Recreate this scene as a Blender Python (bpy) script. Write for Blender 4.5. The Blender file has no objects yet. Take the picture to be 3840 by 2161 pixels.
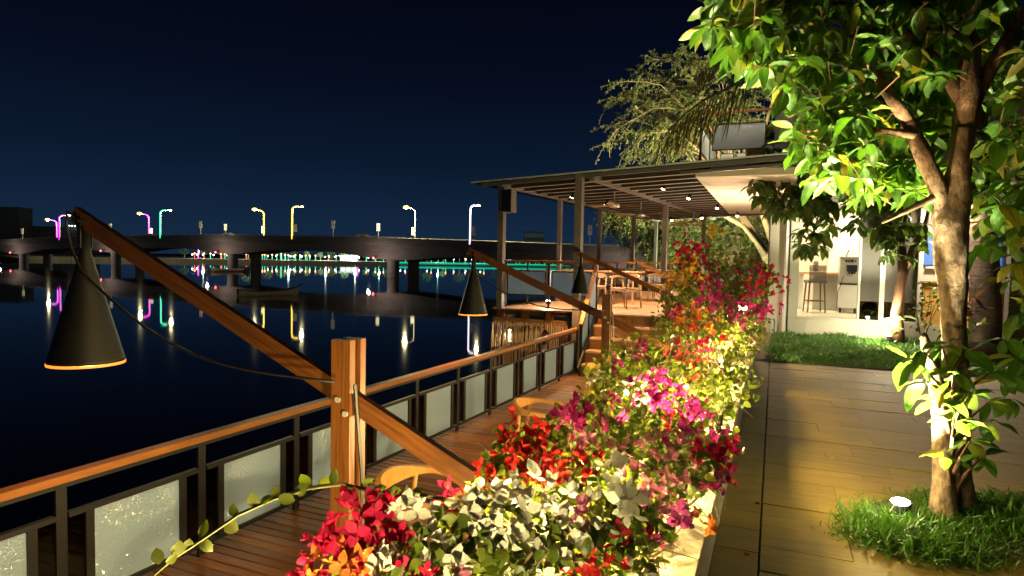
import bpy, math, random
import numpy as np
from mathutils import Vector, Matrix
random.seed(11); rng = np.random.default_rng(11)
R = math.radians
scn = bpy.context.scene
col = scn.collection

# ------------------------------------------------------------------ camera
EYE = Vector((0, 0, 1.55))
YAW, PITCH, ROLL, FPX = R(22.678), R(2.667), 0.0195, 2350.0
fw = Vector((-math.sin(YAW)*math.cos(PITCH), math.cos(YAW)*math.cos(PITCH), -math.sin(PITCH)))
rt = Vector((math.cos(YAW), math.sin(YAW), 0)); up = rt.cross(fw)
r2 = math.cos(ROLL)*rt + math.sin(ROLL)*up; u2 = -math.sin(ROLL)*rt + math.cos(ROLL)*up
cd = bpy.data.cameras.new('camera'); cam = bpy.data.objects.new('camera', cd); col.objects.link(cam)
cd.sensor_width = 36; cd.lens = FPX/3840*36; cd.clip_start = 0.05; cd.clip_end = 8000
m = Matrix((r2, u2, -fw)).transposed().to_4x4(); m.translation = EYE
cam.matrix_world = m; scn.camera = cam

# ------------------------------------------------------------------ night sky
w = bpy.data.worlds.new('World'); scn.world = w; w.use_nodes = True
nt = w.node_tree; bg = nt.nodes['Background']
tc = nt.nodes.new('ShaderNodeTexCoord'); sx = nt.nodes.new('ShaderNodeSeparateXYZ')
cr = nt.nodes.new('ShaderNodeValToRGB')
nt.links.new(tc.outputs['Generated'], sx.inputs[0]); nt.links.new(sx.outputs[2], cr.inputs[0])
nt.links.new(cr.outputs[0], bg.inputs[0])
els = cr.color_ramp.elements
els[0].position = 0.0; els[0].color = (.0072, .0225, .052, 1)
els[1].position = 1.0; els[1].color = (.0005, .0006, .0022, 1)
for p, c in ((.05, (.0062, .0195, .048)), (.14, (.0034, .0100, .0270)), (.26, (.0016, .0040, .0128)), (.42, (.0009, .0014, .0058))):
    e = els.new(p); e.color = (*c, 1)
bg.inputs[1].default_value = 1.0
scn.view_settings.view_transform = 'Standard'; scn.view_settings.look = 'None'
scn.view_settings.exposure = 0; scn.view_settings.gamma = 1
cy = scn.cycles
cy.use_denoising = True; cy.sample_clamp_indirect = 3.0; cy.max_bounces = 6; cy.diffuse_bounces = 3
cy.transparent_max_bounces = 12; cy.caustics_reflective = False; cy.caustics_refractive = False

# ------------------------------------------------------------------ helpers
def at(u, v, D):
    """point seen at (u, v) of a 2576 px wide picture, D metres along the optical axis"""
    x = (u/2576*3840-1920)/FPX; y = (1080.5-v/2576*3840)/FPX
    return EYE + (r2*x + u2*y + fw)*D
def pxw(P):
    d = Vector(P)-EYE; D = d.dot(fw)
    return (1920+FPX*d.dot(r2)/D)/3840*2576, (1080.5-FPX*d.dot(u2)/D)/3840*2576, D
RX, RY = Vector((math.cos(YAW), math.sin(YAW), 0)), Vector((-math.sin(YAW), math.cos(YAW), 0))
def riv(u, wd, z): return RX*u + RY*wd + Vector((0, 0, z))      # river frame: right / away

def tag(o, label=None, cat=None, group=None, kind=None):
    if label: o['label'] = label
    if cat: o['category'] = cat
    if group: o['group'] = group
    if kind: o['kind'] = kind
    return o
def thing(name, label, cat, loc=(0, 0, 0), rz=0, group=None):
    o = bpy.data.objects.new(name, None); col.objects.link(o)
    o.location = loc; o.rotation_euler = (0, 0, rz); o.empty_display_size = .1
    return tag(o, label, cat, group)
KIDS = {}
def adopt(o, parent):
    if parent is not None:
        o.parent = parent; KIDS.setdefault(parent.name, []).append(o)
def link(name, me, parent=None, loc=None):
    o = bpy.data.objects.new(name, me); col.objects.link(o); adopt(o, parent)
    if loc is not None: o.location = loc
    return o
def copy_tree(o, parent=None):
    c = o.copy(); col.objects.link(c)
    if parent is not None: adopt(c, parent)
    for ch in KIDS.get(o.name, []): copy_tree(ch, c)
    return c
def rootloc(p):
    while p.parent is not None: p = p.parent
    return Vector(p.location)
class MB:
    def __init__(s): s.v = []; s.f = []
    def add(s, vs, fs):
        n = len(s.v); s.v += [Vector(q) for q in vs]; s.f += [tuple(i+n for i in f) for f in fs]; return s
    def box(s, c, d, M=None, bev=0):
        x, y, z = d[0]/2, d[1]/2, d[2]/2
        P = [Vector(q) for q in ((-x,-y,-z),(x,-y,-z),(x,y,-z),(-x,y,-z),(-x,-y,z),(x,-y,z),(x,y,z),(-x,y,z))]
        if M is not None: P = [M @ q for q in P]
        c = Vector(c)
        return s.add([q+c for q in P], [(3,2,1,0),(4,5,6,7),(0,1,5,4),(1,2,6,5),(2,3,7,6),(3,0,4,7)])
    def span(s, a, b):
        a, b = Vector(a), Vector(b); return s.box((a+b)/2, [abs(q) for q in (b-a)])
    def slab(s, c, d, ch):          # box with a chamfered top edge
        x, y, z = d[0]/2, d[1]/2, d[2]
        P = [(-x,-y,-z),(x,-y,-z),(x,y,-z),(-x,y,-z),(-x,-y,-ch),(x,-y,-ch),(x,y,-ch),(-x,y,-ch),
             (-x+ch,-y+ch,0),(x-ch,-y+ch,0),(x-ch,y-ch,0),(-x+ch,y-ch,0)]
        F = [(8,9,10,11)]+[(i,(i+1)%4,4+(i+1)%4,4+i) for i in range(4)]+[(4+i,4+(i+1)%4,8+(i+1)%4,8+i) for i in range(4)]
        c = Vector(c); return s.add([Vector(q)+c for q in P], F)
    def beam(s, p, q, wd, h, upv=(0, 0, 1)):
        p, q = Vector(p), Vector(q); d = (q-p).normalized(); upv = Vector(upv)
        sd = d.cross(upv).normalized(); un = sd.cross(d)
        a, b = sd*wd/2, un*h/2
        return s.add([p-a-b,p+a-b,p+a+b,p-a+b,q-a-b,q+a-b,q+a+b,q-a+b], [(0,1,2,3),(7,6,5,4),(0,4,5,1),(1,5,6,2),(2,6,7,3),(3,7,4,0)])
    def tube(s, pts, rad, n=8, cap=True):
        pts = [Vector(q) for q in pts]; N = len(pts)
        if not hasattr(rad, '__len__'): rad = [rad]*N
        b = len(s.v); prev = None
        for i, q in enumerate(pts):
            t = (pts[min(i+1, N-1)]-pts[max(i-1, 0)]).normalized()
            if prev is None: a = t.orthogonal().normalized()
            else: a = (prev-t*prev.dot(t)).normalized()
            prev = a; c = t.cross(a)
            for k in range(n):
                g = 2*math.pi*k/n; s.v.append(q+(a*math.cos(g)+c*math.sin(g))*rad[i])
        for i in range(N-1):
            for k in range(n):
                k2 = (k+1) % n; s.f.append((b+i*n+k, b+i*n+k2, b+(i+1)*n+k2, b+(i+1)*n+k))
        if cap: s.f.append(tuple(b+k for k in reversed(range(n)))); s.f.append(tuple(b+(N-1)*n+k for k in range(n)))
        return s
    def lathe(s, prof, c=(0, 0, 0), n=24):
        b = len(s.v); c = Vector(c)
        for r, z in prof:
            for k in range(n):
                g = 2*math.pi*k/n; s.v.append(c+Vector((r*math.cos(g), r*math.sin(g), z)))
        for i in range(len(prof)-1):
            for k in range(n):
                k2 = (k+1) % n; s.f.append((b+i*n+k, b+i*n+k2, b+(i+1)*n+k2, b+(i+1)*n+k))
        return s
    def ball(s, c, r, n=8, m_=5, sc=(1, 1, 1)):
        c = Vector(c); b = len(s.v)
        for i in range(m_+1):
            a = math.pi*i/m_
            for k in range(n):
                g = 2*math.pi*k/n
                s.v.append(c+Vector((r*sc[0]*math.sin(a)*math.cos(g), r*sc[1]*math.sin(a)*math.sin(g), r*sc[2]*math.cos(a))))
        for i in range(m_):
            for k in range(n):
                k2 = (k+1) % n; s.f.append((b+i*n+k, b+(i+1)*n+k, b+(i+1)*n+k2, b+i*n+k2))
        return s
    def sweep(s, pts, prof, upv=(0, 0, 1)):
        pts = [Vector(q) for q in pts]; N = len(pts); n = len(prof(0)); b = len(s.v); upv = Vector(upv)
        for i, q in enumerate(pts):
            t = (pts[min(i+1, N-1)]-pts[max(i-1, 0)]).normalized(); sd = t.cross(upv).normalized(); un = sd.cross(t)
            for (x, z) in prof(i/(N-1)): s.v.append(q+sd*x+un*z)
        for i in range(N-1):
            for k in range(n):
                k2 = (k+1) % n; s.f.append((b+i*n+k, b+i*n+k2, b+(i+1)*n+k2, b+(i+1)*n+k))
        s.f.append(tuple(b+k for k in reversed(range(n)))); s.f.append(tuple(b+(N-1)*n+k for k in range(n)))
        return s
    def mesh(s, name, mat, off=None, smooth=False):
        me = bpy.data.meshes.new(name)
        me.from_pydata([q-off for q in s.v] if off is not None else s.v, [], s.f)
        if mat is not None: me.materials.append(mat)
        if smooth: me.polygons.foreach_set('use_smooth', [True]*len(me.polygons))
        me.update(); return me
    def build(s, name, mat, parent=None, world=False, smooth=False, kind=None, loc=None):
        off = rootloc(parent) if (world and parent is not None) else None
        if loc is not None: off = Vector(loc)
        o = link(name, s.mesh(name, mat, off, smooth), parent)
        if loc is not None: o.location = Vector(loc)-(rootloc(parent) if parent else Vector())
        if kind: o['kind'] = kind
        return o

# ------------------------------------------------------------------ materials
def newmat(name):
    m = bpy.data.materials.new(name); m.use_nodes = True
    return m, m.node_tree, m.node_tree.nodes, m.node_tree.links, m.node_tree.nodes['Principled BSDF']
def pmat(name, c1, c2=None, scale=6, stretch=(1, 1, 1), rough=.5, bump=0, metal=0, vary=0, spec=.5, detail=5, rvar=0):
    m, t, N, L, b = newmat(name)
    b.inputs['Roughness'].default_value = rough; b.inputs['Metallic'].default_value = metal
    b.inputs['Specular IOR Level'].default_value = spec
    co = N.new('ShaderNodeTexCoord'); mp = N.new('ShaderNodeMapping'); mp.inputs['Scale'].default_value = stretch
    L.new(co.outputs['Object'], mp.inputs[0])
    oi = N.new('ShaderNodeObjectInfo')
    if vary:
        ad = N.new('ShaderNodeVectorMath'); ad.operation = 'MULTIPLY_ADD'
        cb = N.new('ShaderNodeCombineXYZ')
        for i in range(3): L.new(oi.outputs['Random'], cb.inputs[i])
        ad.inputs[1].default_value = (37, 53, 71); L.new(cb.outputs[0], ad.inputs[0]); L.new(mp.outputs[0], ad.inputs[2]); src = ad.outputs[0]
    else: src = mp.outputs[0]
    nz = N.new('ShaderNodeTexNoise'); nz.inputs['Scale'].default_value = scale; nz.inputs['Detail'].default_value = detail
    nz.inputs['Roughness'].default_value = .62
    L.new(src, nz.inputs['Vector'])
    rp = N.new('ShaderNodeValToRGB'); rp.color_ramp.elements[0].position = .3; rp.color_ramp.elements[1].position = .7
    rp.color_ramp.elements[0].color = (*c1, 1); rp.color_ramp.elements[1].color = (*(c2 or c1), 1)
    L.new(nz.outputs['Fac'], rp.inputs[0]); out = rp.outputs[0]
    if vary:
        mr = N.new('ShaderNodeMapRange'); mr.inputs['To Min'].default_value = 1-vary; mr.inputs['To Max'].default_value = 1+vary
        L.new(oi.outputs['Random'], mr.inputs[0])
        mx = N.new('ShaderNodeVectorMath'); mx.operation = 'SCALE'; L.new(out, mx.inputs[0]); L.new(mr.outputs[0], mx.inputs['Scale']); out = mx.outputs[0]
    L.new(out, b.inputs['Base Color'])
    if rvar:
        rr = N.new('ShaderNodeMapRange'); rr.inputs['To Min'].default_value = rough-rvar; rr.inputs['To Max'].default_value = rough+rvar
        L.new(nz.outputs['Fac'], rr.inputs[0]); L.new(rr.outputs[0], b.inputs['Roughness'])
    if bump:
        bp = N.new('ShaderNodeBump'); bp.inputs['Strength'].default_value = bump; bp.inputs['Distance'].default_value = .02
        L.new(nz.outputs['Fac'], bp.inputs['Height']); L.new(bp.outputs[0], b.inputs['Normal'])
    return m
def emat(name, c, s):
    m, t, N, L, b = newmat(name)
    b.inputs['Base Color'].default_value = (*[q*.3 for q in c], 1)
    b.inputs['Emission Color'].default_value = (*c, 1); b.inputs['Emission Strength'].default_value = s
    return m
def leafmat(name, cols, trans=.35, rough=.42, veins=True, tint=(1.25, 1.2, .6), spec=.45):
    m, t, N, L, b = newmat(name)
    oi = N.new('ShaderNodeObjectInfo'); ge = N.new('ShaderNodeNewGeometry')
    ad = N.new('ShaderNodeMath'); ad.operation = 'ADD'; L.new(oi.outputs['Random'], ad.inputs[0]); L.new(ge.outputs['Random Per Island'], ad.inputs[1])
    fr = N.new('ShaderNodeMath'); fr.operation = 'FRACT'; L.new(ad.outputs[0], fr.inputs[0])
    rp = N.new('ShaderNodeValToRGB'); el = rp.color_ramp.elements
    n = len(cols); el[0].color = (*cols[0], 1); el[1].color = (*cols[-1], 1); el[0].position = 0; el[1].position = 1
    for i in range(1, n-1): q = el.new(i/(n-1)); q.color = (*cols[i], 1)
    L.new(fr.outputs[0], rp.inputs[0]); out = rp.outputs[0]
    if veins:
        uv = N.new('ShaderNodeUVMap'); sp = N.new('ShaderNodeSeparateXYZ'); L.new(uv.outputs[0], sp.inputs[0])
        def mth(op, a, bb):
            q = N.new('ShaderNodeMath'); q.operation = op
            for i, x in enumerate((a, bb)):
                if x is None: continue
                if isinstance(x, (int, float)): q.inputs[i].default_value = x
                else: L.new(x, q.inputs[i])
            return q.outputs[0]
        ax = mth('ABSOLUTE', mth('SUBTRACT', sp.outputs[0], .5), None)
        side = mth('GREATER_THAN', mth('SINE', mth('MULTIPLY', mth('SUBTRACT', sp.outputs[1], mth('MULTIPLY', ax, .55)), 56), None), .86)
        mid = mth('LESS_THAN', ax, .035)
        vv = mth('MAXIMUM', mth('MULTIPLY', side, .4), mid)
        nz = N.new('ShaderNodeTexNoise'); nz.inputs['Scale'].default_value = 5; L.new(uv.outputs[0], nz.inputs['Vector'])
        hs = N.new('ShaderNodeHueSaturation'); L.new(out, hs.inputs['Color'])
        mr = N.new('ShaderNodeMapRange'); mr.inputs['To Min'].default_value = .6; mr.inputs['To Max'].default_value = 1.4; L.new(nz.outputs['Fac'], mr.inputs[0])
        L.new(mr.outputs[0], hs.inputs['Value'])
        mx = N.new('ShaderNodeMix'); mx.data_type = 'RGBA'; L.new(vv, mx.inputs[0]); L.new(hs.outputs[0], mx.inputs[6])
        sc = N.new('ShaderNodeVectorMath'); sc.operation = 'MULTIPLY_ADD'; sc.inputs[1].default_value = (1.5, 1.4, 1.3); sc.inputs[2].default_value = (.02, .025, .005)
        L.new(hs.outputs[0], sc.inputs[0]); L.new(sc.outputs[0], mx.inputs[7]); out = mx.outputs[2]
        bp = N.new('ShaderNodeBump'); bp.inputs['Strength'].default_value = .35; bp.inputs['Distance'].default_value = .004; L.new(vv, bp.inputs['Height']); L.new(bp.outputs[0], b.inputs['Normal'])
    if not veins and len(cols) == 4 and spec == .2:
        uv = N.new('ShaderNodeUVMap'); nz = N.new('ShaderNodeTexNoise'); nz.inputs['Scale'].default_value = 3.5; nz.inputs['Detail'].default_value = 4
        mp = N.new('ShaderNodeMapping'); mp.inputs['Scale'].default_value = (2.2, .7, 1); L.new(uv.outputs[0], mp.inputs[0]); L.new(mp.outputs[0], nz.inputs['Vector'])
        mr = N.new('ShaderNodeMapRange'); mr.inputs['From Min'].default_value = .3; mr.inputs['From Max'].default_value = .7; mr.inputs['To Min'].default_value = .8 if 'white' in name else .6; mr.inputs['To Max'].default_value = 1.12 if 'white' in name else 1.35; L.new(nz.outputs['Fac'], mr.inputs[0])
        sc = N.new('ShaderNodeVectorMath'); sc.operation = 'SCALE'; L.new(out, sc.inputs[0]); L.new(mr.outputs[0], sc.inputs['Scale']); out = sc.outputs[0]
    L.new(out, b.inputs['Base Color']); b.inputs['Roughness'].default_value = rough; b.inputs['Specular IOR Level'].default_value = spec
    tl = N.new('ShaderNodeBsdfTranslucent'); ts = N.new('ShaderNodeVectorMath'); ts.operation = 'MULTIPLY'; ts.inputs[1].default_value = tint
    L.new(out, ts.inputs[0]); L.new(ts.outputs[0], tl.inputs[0])
    ms = N.new('ShaderNodeMixShader'); ms.inputs[0].default_value = trans
    L.new(b.outputs[0], ms.inputs[1]); L.new(tl.outputs[0], ms.inputs[2]); L.new(ms.outputs[0], N['Material Output'].inputs[0])
    return m
M = {}
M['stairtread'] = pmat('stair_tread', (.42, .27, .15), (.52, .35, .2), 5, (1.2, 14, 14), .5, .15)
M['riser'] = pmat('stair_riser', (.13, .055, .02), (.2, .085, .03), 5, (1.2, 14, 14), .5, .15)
M['teak'] = pmat('teak_board', (.17, .07, .025), (.33, .14, .05), 5, (1.2, 14, 14), .5, .25, vary=.35)
M['teak_pav'] = pmat('pavilion_board', (.24, .125, .06), (.36, .20, .10), 5, (1.2, 14, 14), .5, .2, vary=.25)
M['beamwood'] = pmat('varnished_timber', (.07, .023, .004), (.17, .06, .011), 3, (22, 22, 1.2), .42, .2, vary=.12)
M['armwood'] = pmat('varnished_arm', (.07, .023, .004), (.17, .06, .011), 3, (1.2, 22, 22), .42, .2, vary=.12)
M['railwood'] = pmat('rail_timber', (.26, .088, .014), (.38, .145, .026), 5, (8, 1, 8), .4, .1)
M['chairwood'] = pmat('ash_wood', (.50, .22, .05), (.66, .33, .09), 6, (6, 6, 2), .38, .05, vary=.08)
M['pavwood'] = pmat('oak_wood', (.34, .18, .08), (.46, .26, .12), 6, (6, 6, 2), .42, .05, vary=.1)
M['steel'] = pmat('dark_painted_steel', (.008, .0078, .009), (.014, .0135, .015), 3, rough=.42)
M['pavsteel'] = pmat('grey_painted_steel', (.17, .155, .15), (.21, .19, .185), 3, rough=.42)
M['fascia'] = pmat('slate_grey_fascia', (.10, .105, .12), (.12, .125, .14), 3, rough=.4)
M['glassedge'] = pmat('pale_glass_edge', (.55, .64, .58), None, rough=.3)
M['flange'] = pmat('lit_pale_flange', (.36, .33, .30), None, rough=.5)  # paler than the web: the lit lower edge is put into the colour
M['louvre'] = pmat('shaded_brown_louvre', (.04, .034, .03), (.05, .042, .038), 3, rough=.45)  # kept dark: the unlit front faces are put into the colour
M['black'] = pmat('black_metal', (.005, .0045, .0045), (.008, .0075, .0075), 5, spec=.3, rough=.5, bump=.03)
M['chrome'] = pmat('bright_metal', (.62, .6, .57), None, rough=.35, metal=.55)
M['concrete'] = pmat('bridge_concrete', (.24, .225, .205), (.34, .32, .295), .35, (1, 1, 3), .85, .35)
M['rail_light'] = pmat('galvanised_rail', (.45, .45, .42), None, rough=.5)
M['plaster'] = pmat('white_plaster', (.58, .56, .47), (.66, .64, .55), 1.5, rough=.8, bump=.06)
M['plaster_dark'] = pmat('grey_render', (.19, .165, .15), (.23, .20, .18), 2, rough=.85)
M['soffit'] = pmat('soffit_paint', (.74, .62, .5), (.78, .66, .54), 1, rough=.7)
M['coping'] = pmat('sandstone_coping', (.42, .36, .22), (.58, .50, .33), 30, rough=.9, bump=.5)
M['kerb'] = pmat('rendered_kerb', (.36, .33, .27), (.44, .41, .33), 14, rough=.9, bump=.3)
M['slab'] = pmat('sandstone_slab', (.165, .108, .016), (.275, .188, .036), 2.2, (1, 5, 1), .62, .3, vary=.11, rvar=.14)
M['ground'] = pmat('joint_sand', (.08, .06, .035), (.13, .10, .06), 20, rough=.95, bump=.3)
M['soil'] = pmat('planter_soil', (.045, .032, .02), (.08, .06, .035), 25, rough=1, bump=.6)
M['bark'] = pmat('pale_bark', (.055, .032, .018), (.30, .215, .135), 24, (1, 1, .6), .92, 1.0, detail=10)
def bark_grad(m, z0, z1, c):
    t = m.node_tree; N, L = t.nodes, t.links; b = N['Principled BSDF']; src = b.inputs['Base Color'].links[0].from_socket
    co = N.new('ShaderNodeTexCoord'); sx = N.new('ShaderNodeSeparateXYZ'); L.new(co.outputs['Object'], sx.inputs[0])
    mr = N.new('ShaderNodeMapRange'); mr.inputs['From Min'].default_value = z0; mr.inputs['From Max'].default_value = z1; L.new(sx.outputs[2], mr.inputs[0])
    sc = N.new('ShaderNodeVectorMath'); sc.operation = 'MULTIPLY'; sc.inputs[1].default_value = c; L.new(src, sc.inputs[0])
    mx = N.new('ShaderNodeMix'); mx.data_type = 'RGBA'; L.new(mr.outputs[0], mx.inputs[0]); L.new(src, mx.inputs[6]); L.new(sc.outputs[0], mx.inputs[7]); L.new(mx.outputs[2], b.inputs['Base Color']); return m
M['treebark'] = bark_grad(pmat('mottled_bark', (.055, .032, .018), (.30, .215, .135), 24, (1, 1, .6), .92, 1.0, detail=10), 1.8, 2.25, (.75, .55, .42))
M['bark2'] = pmat('smooth_brown_bark', (.10, .047, .022), (.19, .10, .048), 18, (1, 1, .3), .75, .3)
M['palmbark'] = pmat('palm_bark', (.022, .015, .009), (.06, .04, .024), 9, (.6, .6, 3), .95, 1)
M['twig'] = pmat('twig_bark', (.10, .065, .035), (.18, .12, .06), 20, rough=.8)
M['paletwig'] = pmat('pale_branch', (.20, .135, .08), (.30, .215, .13), 4, rough=.8)
M['bamboo'] = pmat('bamboo_cane', (.46, .34, .17), (.66, .52, .30), 5, (6, 6, .6), .5, .1, vary=.25)
M['slate'] = pmat('dark_slate', (.035, .028, .022), (.085, .065, .05), 6, (1, 1, 2), .8, .8, vary=.4)
M['white'] = pmat('white_paint', (.78, .77, .74), None, rough=.5)
M['signwhite'] = pmat('sign_white', (.82, .82, .84), None, rough=.6)
M['orange'] = pmat('orange_counter', (.78, .42, .10), (.80, .46, .13), 1, rough=.5)
M['wicker'] = pmat('brown_wicker', (.07, .05, .04), (.13, .10, .08), 60, (1, 1, 1), .6, .6)
M['darkpanel'] = pmat('smoked_panel', (.10, .098, .085), (.12, .115, .10), 1, rough=.12)
M['floorwhite'] = pmat('polished_floor', (.72, .64, .5), (.8, .72, .58), 1, rough=.25)
M['greycab'] = pmat('grey_cabinet', (.42, .40, .35), (.46, .44, .38), 2, rough=.5)
M['inox'] = pmat('brushed_steel', (.55, .52, .47), (.6, .57, .52), 4, (1, 1, 20), .35, metal=.6)
M['terracotta'] = pmat('terracotta', (.55, .27, .12), (.62, .32, .16), 8, rough=.8)
M['teal'] = pmat('teal_pipe', (.03, .22, .19), None, rough=.5)
M['boat'] = pmat('weathered_hull', (.24, .19, .15), (.40, .32, .25), 2, (1, .2, 4), .8, .3)
M['boatdark'] = pmat('tarred_timber', (.03, .026, .024), (.07, .05, .045), 3, rough=.9)
M['net'] = pmat('red_tarp', (.16, .05, .035), (.10, .04, .03), 3, rough=.9, bump=.8)
M['bank'] = pmat('bank_earth', (.07, .07, .05), (.12, .11, .08), .2, rough=1)
M['embank'] = pmat('embankment_stone', (.20, .19, .17), (.28, .27, .25), .5, rough=.9)
M['building'] = pmat('dim_building', (.10, .10, .11), (.13, .13, .14), .2, rough=.9)
M['cable'] = pmat('black_cable', (.015, .013, .012), None, rough=.5)

def water_mat():
    m, t, N, L, b = newmat('river_water')
    b.inputs['Base Color'].default_value = (.004, .007, .009, 1); b.inputs['Roughness'].default_value = .025; b.inputs['IOR'].default_value = 1.33
    co = N.new('ShaderNodeTexCoord'); mp = N.new('ShaderNodeMapping'); mp.inputs['Rotation'].default_value = (0, 0, -YAW); mp.inputs['Scale'].default_value = (.55, .8, 1)
    L.new(co.outputs['Object'], mp.inputs[0])
    n1 = N.new('ShaderNodeTexNoise'); n1.inputs['Scale'].default_value = 1.1; n1.inputs['Detail'].default_value = 3; L.new(mp.outputs[0], n1.inputs['Vector'])
    bp = N.new('ShaderNodeBump'); bp.inputs['Strength'].default_value = .018; bp.inputs['Distance'].default_value = .1
    L.new(n1.outputs['Fac'], bp.inputs['Height']); L.new(bp.outputs[0], b.inputs['Normal'])
    return m
M['water'] = water_mat()
def frost_mat(name='frosted_glass', c=(.50, .54, .50), tr=.35):
    m, t, N, L, b = newmat(name)
    b.inputs['Base Color'].default_value = (*c, 1); b.inputs['Roughness'].default_value = .32
    co = N.new('ShaderNodeTexCoord'); vo = N.new('ShaderNodeTexVoronoi'); vo.inputs['Scale'].default_value = 95; L.new(co.outputs['Object'], vo.inputs['Vector'])
    bp = N.new('ShaderNodeBump'); bp.inputs['Strength'].default_value = .8; bp.inputs['Distance'].default_value = .006
    L.new(vo.outputs['Distance'], bp.inputs['Height']); L.new(bp.outputs[0], b.inputs['Normal'])
    tl = N.new('ShaderNodeBsdfTranslucent'); tl.inputs[0].default_value = (*c, 1)
    ms = N.new('ShaderNodeMixShader'); ms.inputs[0].default_value = tr
    L.new(b.outputs[0], ms.inputs[1]); L.new(tl.outputs[0], ms.inputs[2])
    v2 = N.new('ShaderNodeTexVoronoi'); v2.inputs['Scale'].default_value = 150; L.new(co.outputs['Object'], v2.inputs['Vector'])
    sb = N.new('ShaderNodeVectorMath'); sb.operation = 'MULTIPLY_ADD'; sb.inputs[1].default_value = (.85, .85, .85); sb.inputs[2].default_value = (-.425, -.425, -.425); L.new(v2.outputs['Color'], sb.inputs[0])
    ge = N.new('ShaderNodeNewGeometry'); ad = N.new('ShaderNodeVectorMath'); ad.operation = 'ADD'; L.new(sb.outputs[0], ad.inputs[0]); L.new(ge.outputs['Normal'], ad.inputs[1])
    no = N.new('ShaderNodeVectorMath'); no.operation = 'NORMALIZE'; L.new(ad.outputs[0], no.inputs[0])
    gl = N.new('ShaderNodeBsdfGlossy'); gl.inputs['Roughness'].default_value = .16; L.new(no.outputs[0], gl.inputs['Normal'])
    m2 = N.new('ShaderNodeMixShader'); m2.inputs[0].default_value = .13
    L.new(ms.outputs[0], m2.inputs[1]); L.new(gl.outputs[0], m2.inputs[2]); L.new(m2.outputs[0], N['Material Output'].inputs[0])
    return m
M['frost2'] = frost_mat('pale_frosted_glass', (.64, .67, .60))
M['frost'] = frost_mat(c=(.42, .60, .82))
def glass_mat(name, tint=(.9, .95, .92), refl=.08):
    m, t, N, L, b = newmat(name)
    N.remove(b); tr = N.new('ShaderNodeBsdfTransparent'); tr.inputs[0].default_value = (*tint, 1)
    gl = N.new('ShaderNodeBsdfGlossy'); gl.inputs['Roughness'].default_value = .02
    fr = N.new('ShaderNodeFresnel'); fr.inputs[0].default_value = 1.45
    ms = N.new('ShaderNodeMixShader'); L.new(fr.outputs[0], ms.inputs[0]); L.new(tr.outputs[0], ms.inputs[1]); L.new(gl.outputs[0], ms.inputs[2])
    L.new(ms.outputs[0], N['Material Output'].inputs[0]); return m
M['glass'] = glass_mat('clear_glass')
M['roofglass'] = glass_mat('roof_glass', (.55, .65, .6))
M['smoked'] = glass_mat('smoked_glass', (.16, .16, .14))

M['leaf_big'] = leafmat('big_leaf', [(.03,.085,.010), (.05,.14,.014), (.065,.165,.016), (.12,.19,.025), (.045,.115,.018), (.035,.10,.014), (.05,.13,.014), (.07,.19,.02), (.045,.12,.013), (.06,.15,.016), (.26,.22,.03), (.06,.16,.015)], .42)
M['leaf_dark'] = leafmat('dark_leaf', [(.03,.07,.012), (.05,.10,.018), (.08,.12,.025), (.04,.085,.014)], .3)
M['leaf_boug'] = leafmat('bougainvillea_leaf', [(.07,.12,.012), (.12,.17,.02), (.20,.23,.03), (.05,.085,.012)], .42, veins=False)
M['leaf_fine'] = leafmat('fine_leaf', [(.10,.14,.035), (.14,.18,.05), (.08,.115,.03)], .3, veins=False, tint=(1.1, 1.1, .7))
M['leaf_red'] = leafmat('red_leaf', [(.12,.035,.025), (.16,.06,.03), (.09,.05,.03)], .3)
M['frond'] = leafmat('palm_leaflet', [(.07,.075,.02), (.10,.095,.03), (.05,.06,.018)], .25, veins=False)
M['grass'] = leafmat('grass_blade', [(.045,.13,.015), (.06,.17,.02), (.08,.20,.03), (.04,.10,.012)], .3, veins=False)
M['leaf_bank'] = leafmat('bank_leaf', [(.07,.12,.05), (.10,.15,.06)], .3, veins=False)
FL = {}
for k, c in dict(crimson=(.62, .012, .07), magenta=(.60, .03, .26), red=(.62, .025, .02), orange=(.80, .22, .03), white=(.90, .88, .66),
                 pink=(.68, .22, .34), yellow=(.72, .45, .05), purple=(.34, .05, .20)).items():
    d = tuple(x*(.9 if k == 'white' else .72) for x in c); l = tuple(min(1, x*1.15+.02) for x in c)
    FL[k] = leafmat(k+'_bract', [d, c, l, c], .5, .6, veins=False, tint=(1.1, 1.0, 1.0), spec=.2)

# ------------------------------------------------------------------ leaf meshes
def leaf_geo(Lg, Wd, fold=.25, curl=.25, nl=6, nw=2, tip=1.0, wav=0, base=.0):
    vs, fs, uv = [], [], []
    for i in range(nl+1):
        t = i/nl; wp = Wd/2*max(0, math.sin(math.pi*min(1, (t*.92+.04))**.85))**.8*(1 if t < 1 else 0)
        if i == 0: wp = Wd*.06
        zc = -curl*Lg*t*t; yc = Lg*t*(1-.25*curl*t)
        for j in range(-nw, nw+1):
            x = j/nw; vs.append((x*wp, yc, zc+abs(x)*wp*fold+wav*math.sin(t*9+x*2)*wp*.4)); uv.append((.5+x*.5, t))
    r = 2*nw+1
    for i in range(nl):
        for j in range(2*nw):
            fs.append((i*r+j, i*r+j+1, (i+1)*r+j+1, (i+1)*r+j))
    return np.array(vs), fs, np.array(uv)
def merge_geo(gs):
    V, F, U, n = [], [], [], 0
    for v, f, u in gs:
        V.append(v); U.append(u); F += [tuple(i+n for i in q) for q in f]; n += len(v)
    return np.vstack(V), F, np.vstack(U)
def xf(g, Mx):
    A = np.array(Mx); return g[0]@A[:3, :3].T+A[:3, 3], g[1], g[2]
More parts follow.
